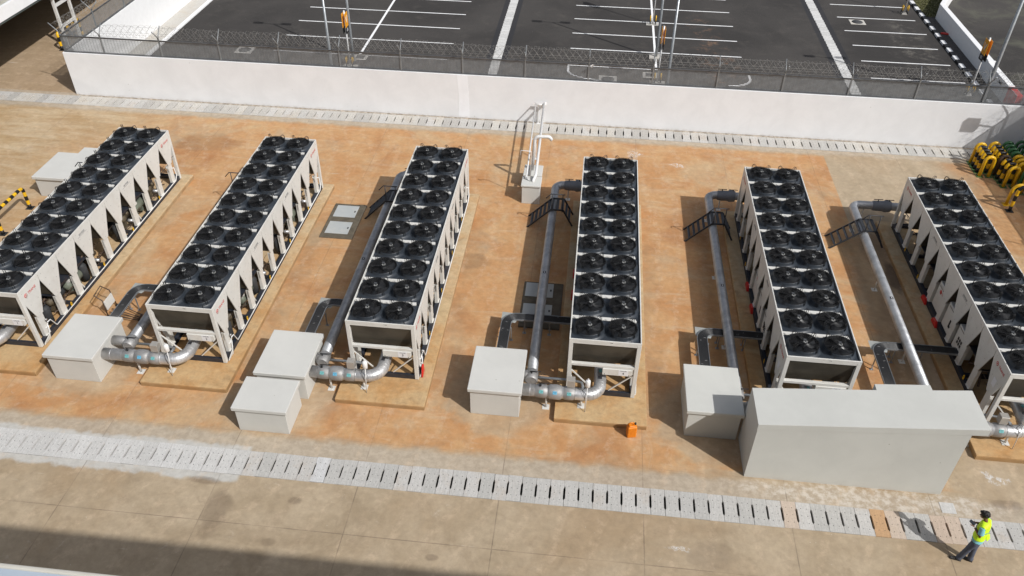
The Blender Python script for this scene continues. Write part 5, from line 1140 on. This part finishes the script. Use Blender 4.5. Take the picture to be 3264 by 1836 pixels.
loft(m, [(HIP.x + .005, HIP.y + .005, .905, .185, .145), (HIP.x + .01, HIP.y + .02, .96, .175, .138), (10.67, -4.66, 1.10, .160, .125), (10.70, -4.61, 1.25, .172, .13), (10.72, -4.575, 1.38, .185, .115), (10.72, -4.56, 1.44, .11, .09), (NK.x, NK.y, 1.475, .066, .066)], wr=.02)
for a_, b_ in ((SL, EL), (SR, ER)): m.path([a_ - (b_ - a_) * .05, a_.lerp(b_, .3), a_.lerp(b_, .72), a_.lerp(b_, .74)], [.068, .070, .078, .07], 14)
fuse(m, 'shirt', 'shirt', PT, .010, 2)
m = MB()      # vest, open at the arms
loft(m, [(HIP.x + .015, HIP.y + .03, 1.0, .196, .156), (10.665, -4.665, 1.10, .186, .15), (10.695, -4.615, 1.22, .190, .15), (10.715, -4.58, 1.33, .188, .14), (10.722, -4.57, 1.40, .188, .125), (10.722, -4.56, 1.455, .12, .10), (NK.x, NK.y, 1.475, .075, .072)], wr=.03)
for a_, b_ in ((SL, EL), (SR, ER)): m.path([a_.lerp(CH_, .35) + Vector((0, 0, .01)), a_ + (b_ - a_) * .10], [.085, .084], 14)
V_ = fuse(m, 'safety_vest', 'vest', PT, .010, 2)
m = MB(); pts = []
for q in range(28):
    a = 2 * math.pi * q / 28; v = Vector((10.70, -4.605, 1.235)) + SD * .188 * math.cos(a) + FW * .150 * math.sin(a); pts.append(v)
m.path(pts, .014, 6, closed=True); m.build('reflective_band', 'strip', V_, off=(-PO[0], -PO[1], 0))
bk = Vector((10.80, -4.70, 1.0))
m = MB(); fl = [Vector((10.80, -4.72, 1.16)), Vector((10.90, -4.66, 1.10)), Vector((10.94, -4.70, .96)), Vector((10.86, -4.76, .93)), Vector((10.80, -4.78, 1.02))]
m.add(fl + [p_ + Vector((-.02, .03, .0)) for p_ in fl], [(0, 1, 2, 3, 4), (9, 8, 7, 6, 5)] + [(q, (q + 1) % 5, 5 + (q + 1) % 5, 5 + q) for q in range(5)]); m.build('vest_flap', 'vest', V_, off=(-PO[0], -PO[1], 0))
for hx, hy, yaw in ((10.44, -4.745, R(168)), (10.74, -4.735, R(158))):
    m = MB(); m.sphere((-.02, 0, .05), .052, 12, 8, 0, (1.1, .95, .95)); m.sphere((.08, 0, .042), .05, 12, 8, 0, (2.0, .98, .8)); m.sphere((.165, 0, .034), .046, 10, 6, 0, (1.3, 1.0, .7)); m.box(-.07, .21, -.045, .045, 0, .022)
    s_ = m.build('shoe', 'shoe', PT); s_.location = (hx - PO[0], hy - PO[1], 0); s_.rotation_euler = (0, 0, yaw)
def hand(name, p, fdir, side, curl, thumb):
    """palm at p (local), fingers along fdir, side = across the palm"""
    f_ = Vector(fdir).normalized(); s_ = Vector(side).normalized(); n_ = f_.cross(s_).normalized(); p = Vector(p)
    vs = [p - f_ * .04, p, p + f_ * .035]; es = [(0, 1), (1, 2)]; rs = [(.022, .022), (.032, .018), (.034, .016)]
    for k_, (ln, of) in enumerate(((.068, -.028), (.078, -.010), (.072, .010), (.056, .027))):
        b0 = len(vs); q = p + f_ * .045 + s_ * of; vs += [q, q + (f_ * math.cos(curl * .5) + n_ * math.sin(curl * .5)) * ln * .5, q + (f_ * math.cos(curl * .5) + n_ * math.sin(curl * .5)) * ln * .5 + (f_ * math.cos(curl * 1.3) + n_ * math.sin(curl * 1.3)) * ln * .5]
        es += [(2, b0), (b0, b0 + 1), (b0 + 1, b0 + 2)]; rs += [.0095, .009, .0075]
    b0 = len(vs); q = p + s_ * -.03 * thumb; vs += [q, q - s_ * .03 * thumb + f_ * .03 + n_ * .01, q - s_ * .03 * thumb + f_ * .062 + n_ * .02]; es += [(1, b0), (b0, b0 + 1), (b0 + 1, b0 + 2)]; rs += [.012, .0105, .009]
    return skin_obj(name, vs, es, rs, 'skin', PT, 0, 1)
hp = WL + (WL - EL).normalized() * .055; hand('hand', (hp.x - PO[0], hp.y - PO[1], hp.z), (WL - EL) + Vector((0, .02, .05)), (.8, .45, .1), 1.0, 1)
hp = WR + (WR - ER).normalized() * .055; hand('hand', (hp.x - PO[0], hp.y - PO[1], hp.z), (WR - ER) + Vector((-.05, 0, .02)), (.1, .9, -.2), .8, 1)
m = MB(); m.box(-.038, .038, -.075, .075, -.005, .005, 0); m.box(-.034, .034, -.068, .068, .005, .0058, 1); ph = m.build('phone', ['black', 'glass'], None, bevel=0)
hp = WL + (WL - EL).normalized() * .10; ph.location = (hp.x - .01, hp.y + .02, hp.z + .035); ph.rotation_euler = (R(12), R(-28), R(40)); tag(ph, 'dark mobile phone held in front of the person in the yellow vest', 'phone')
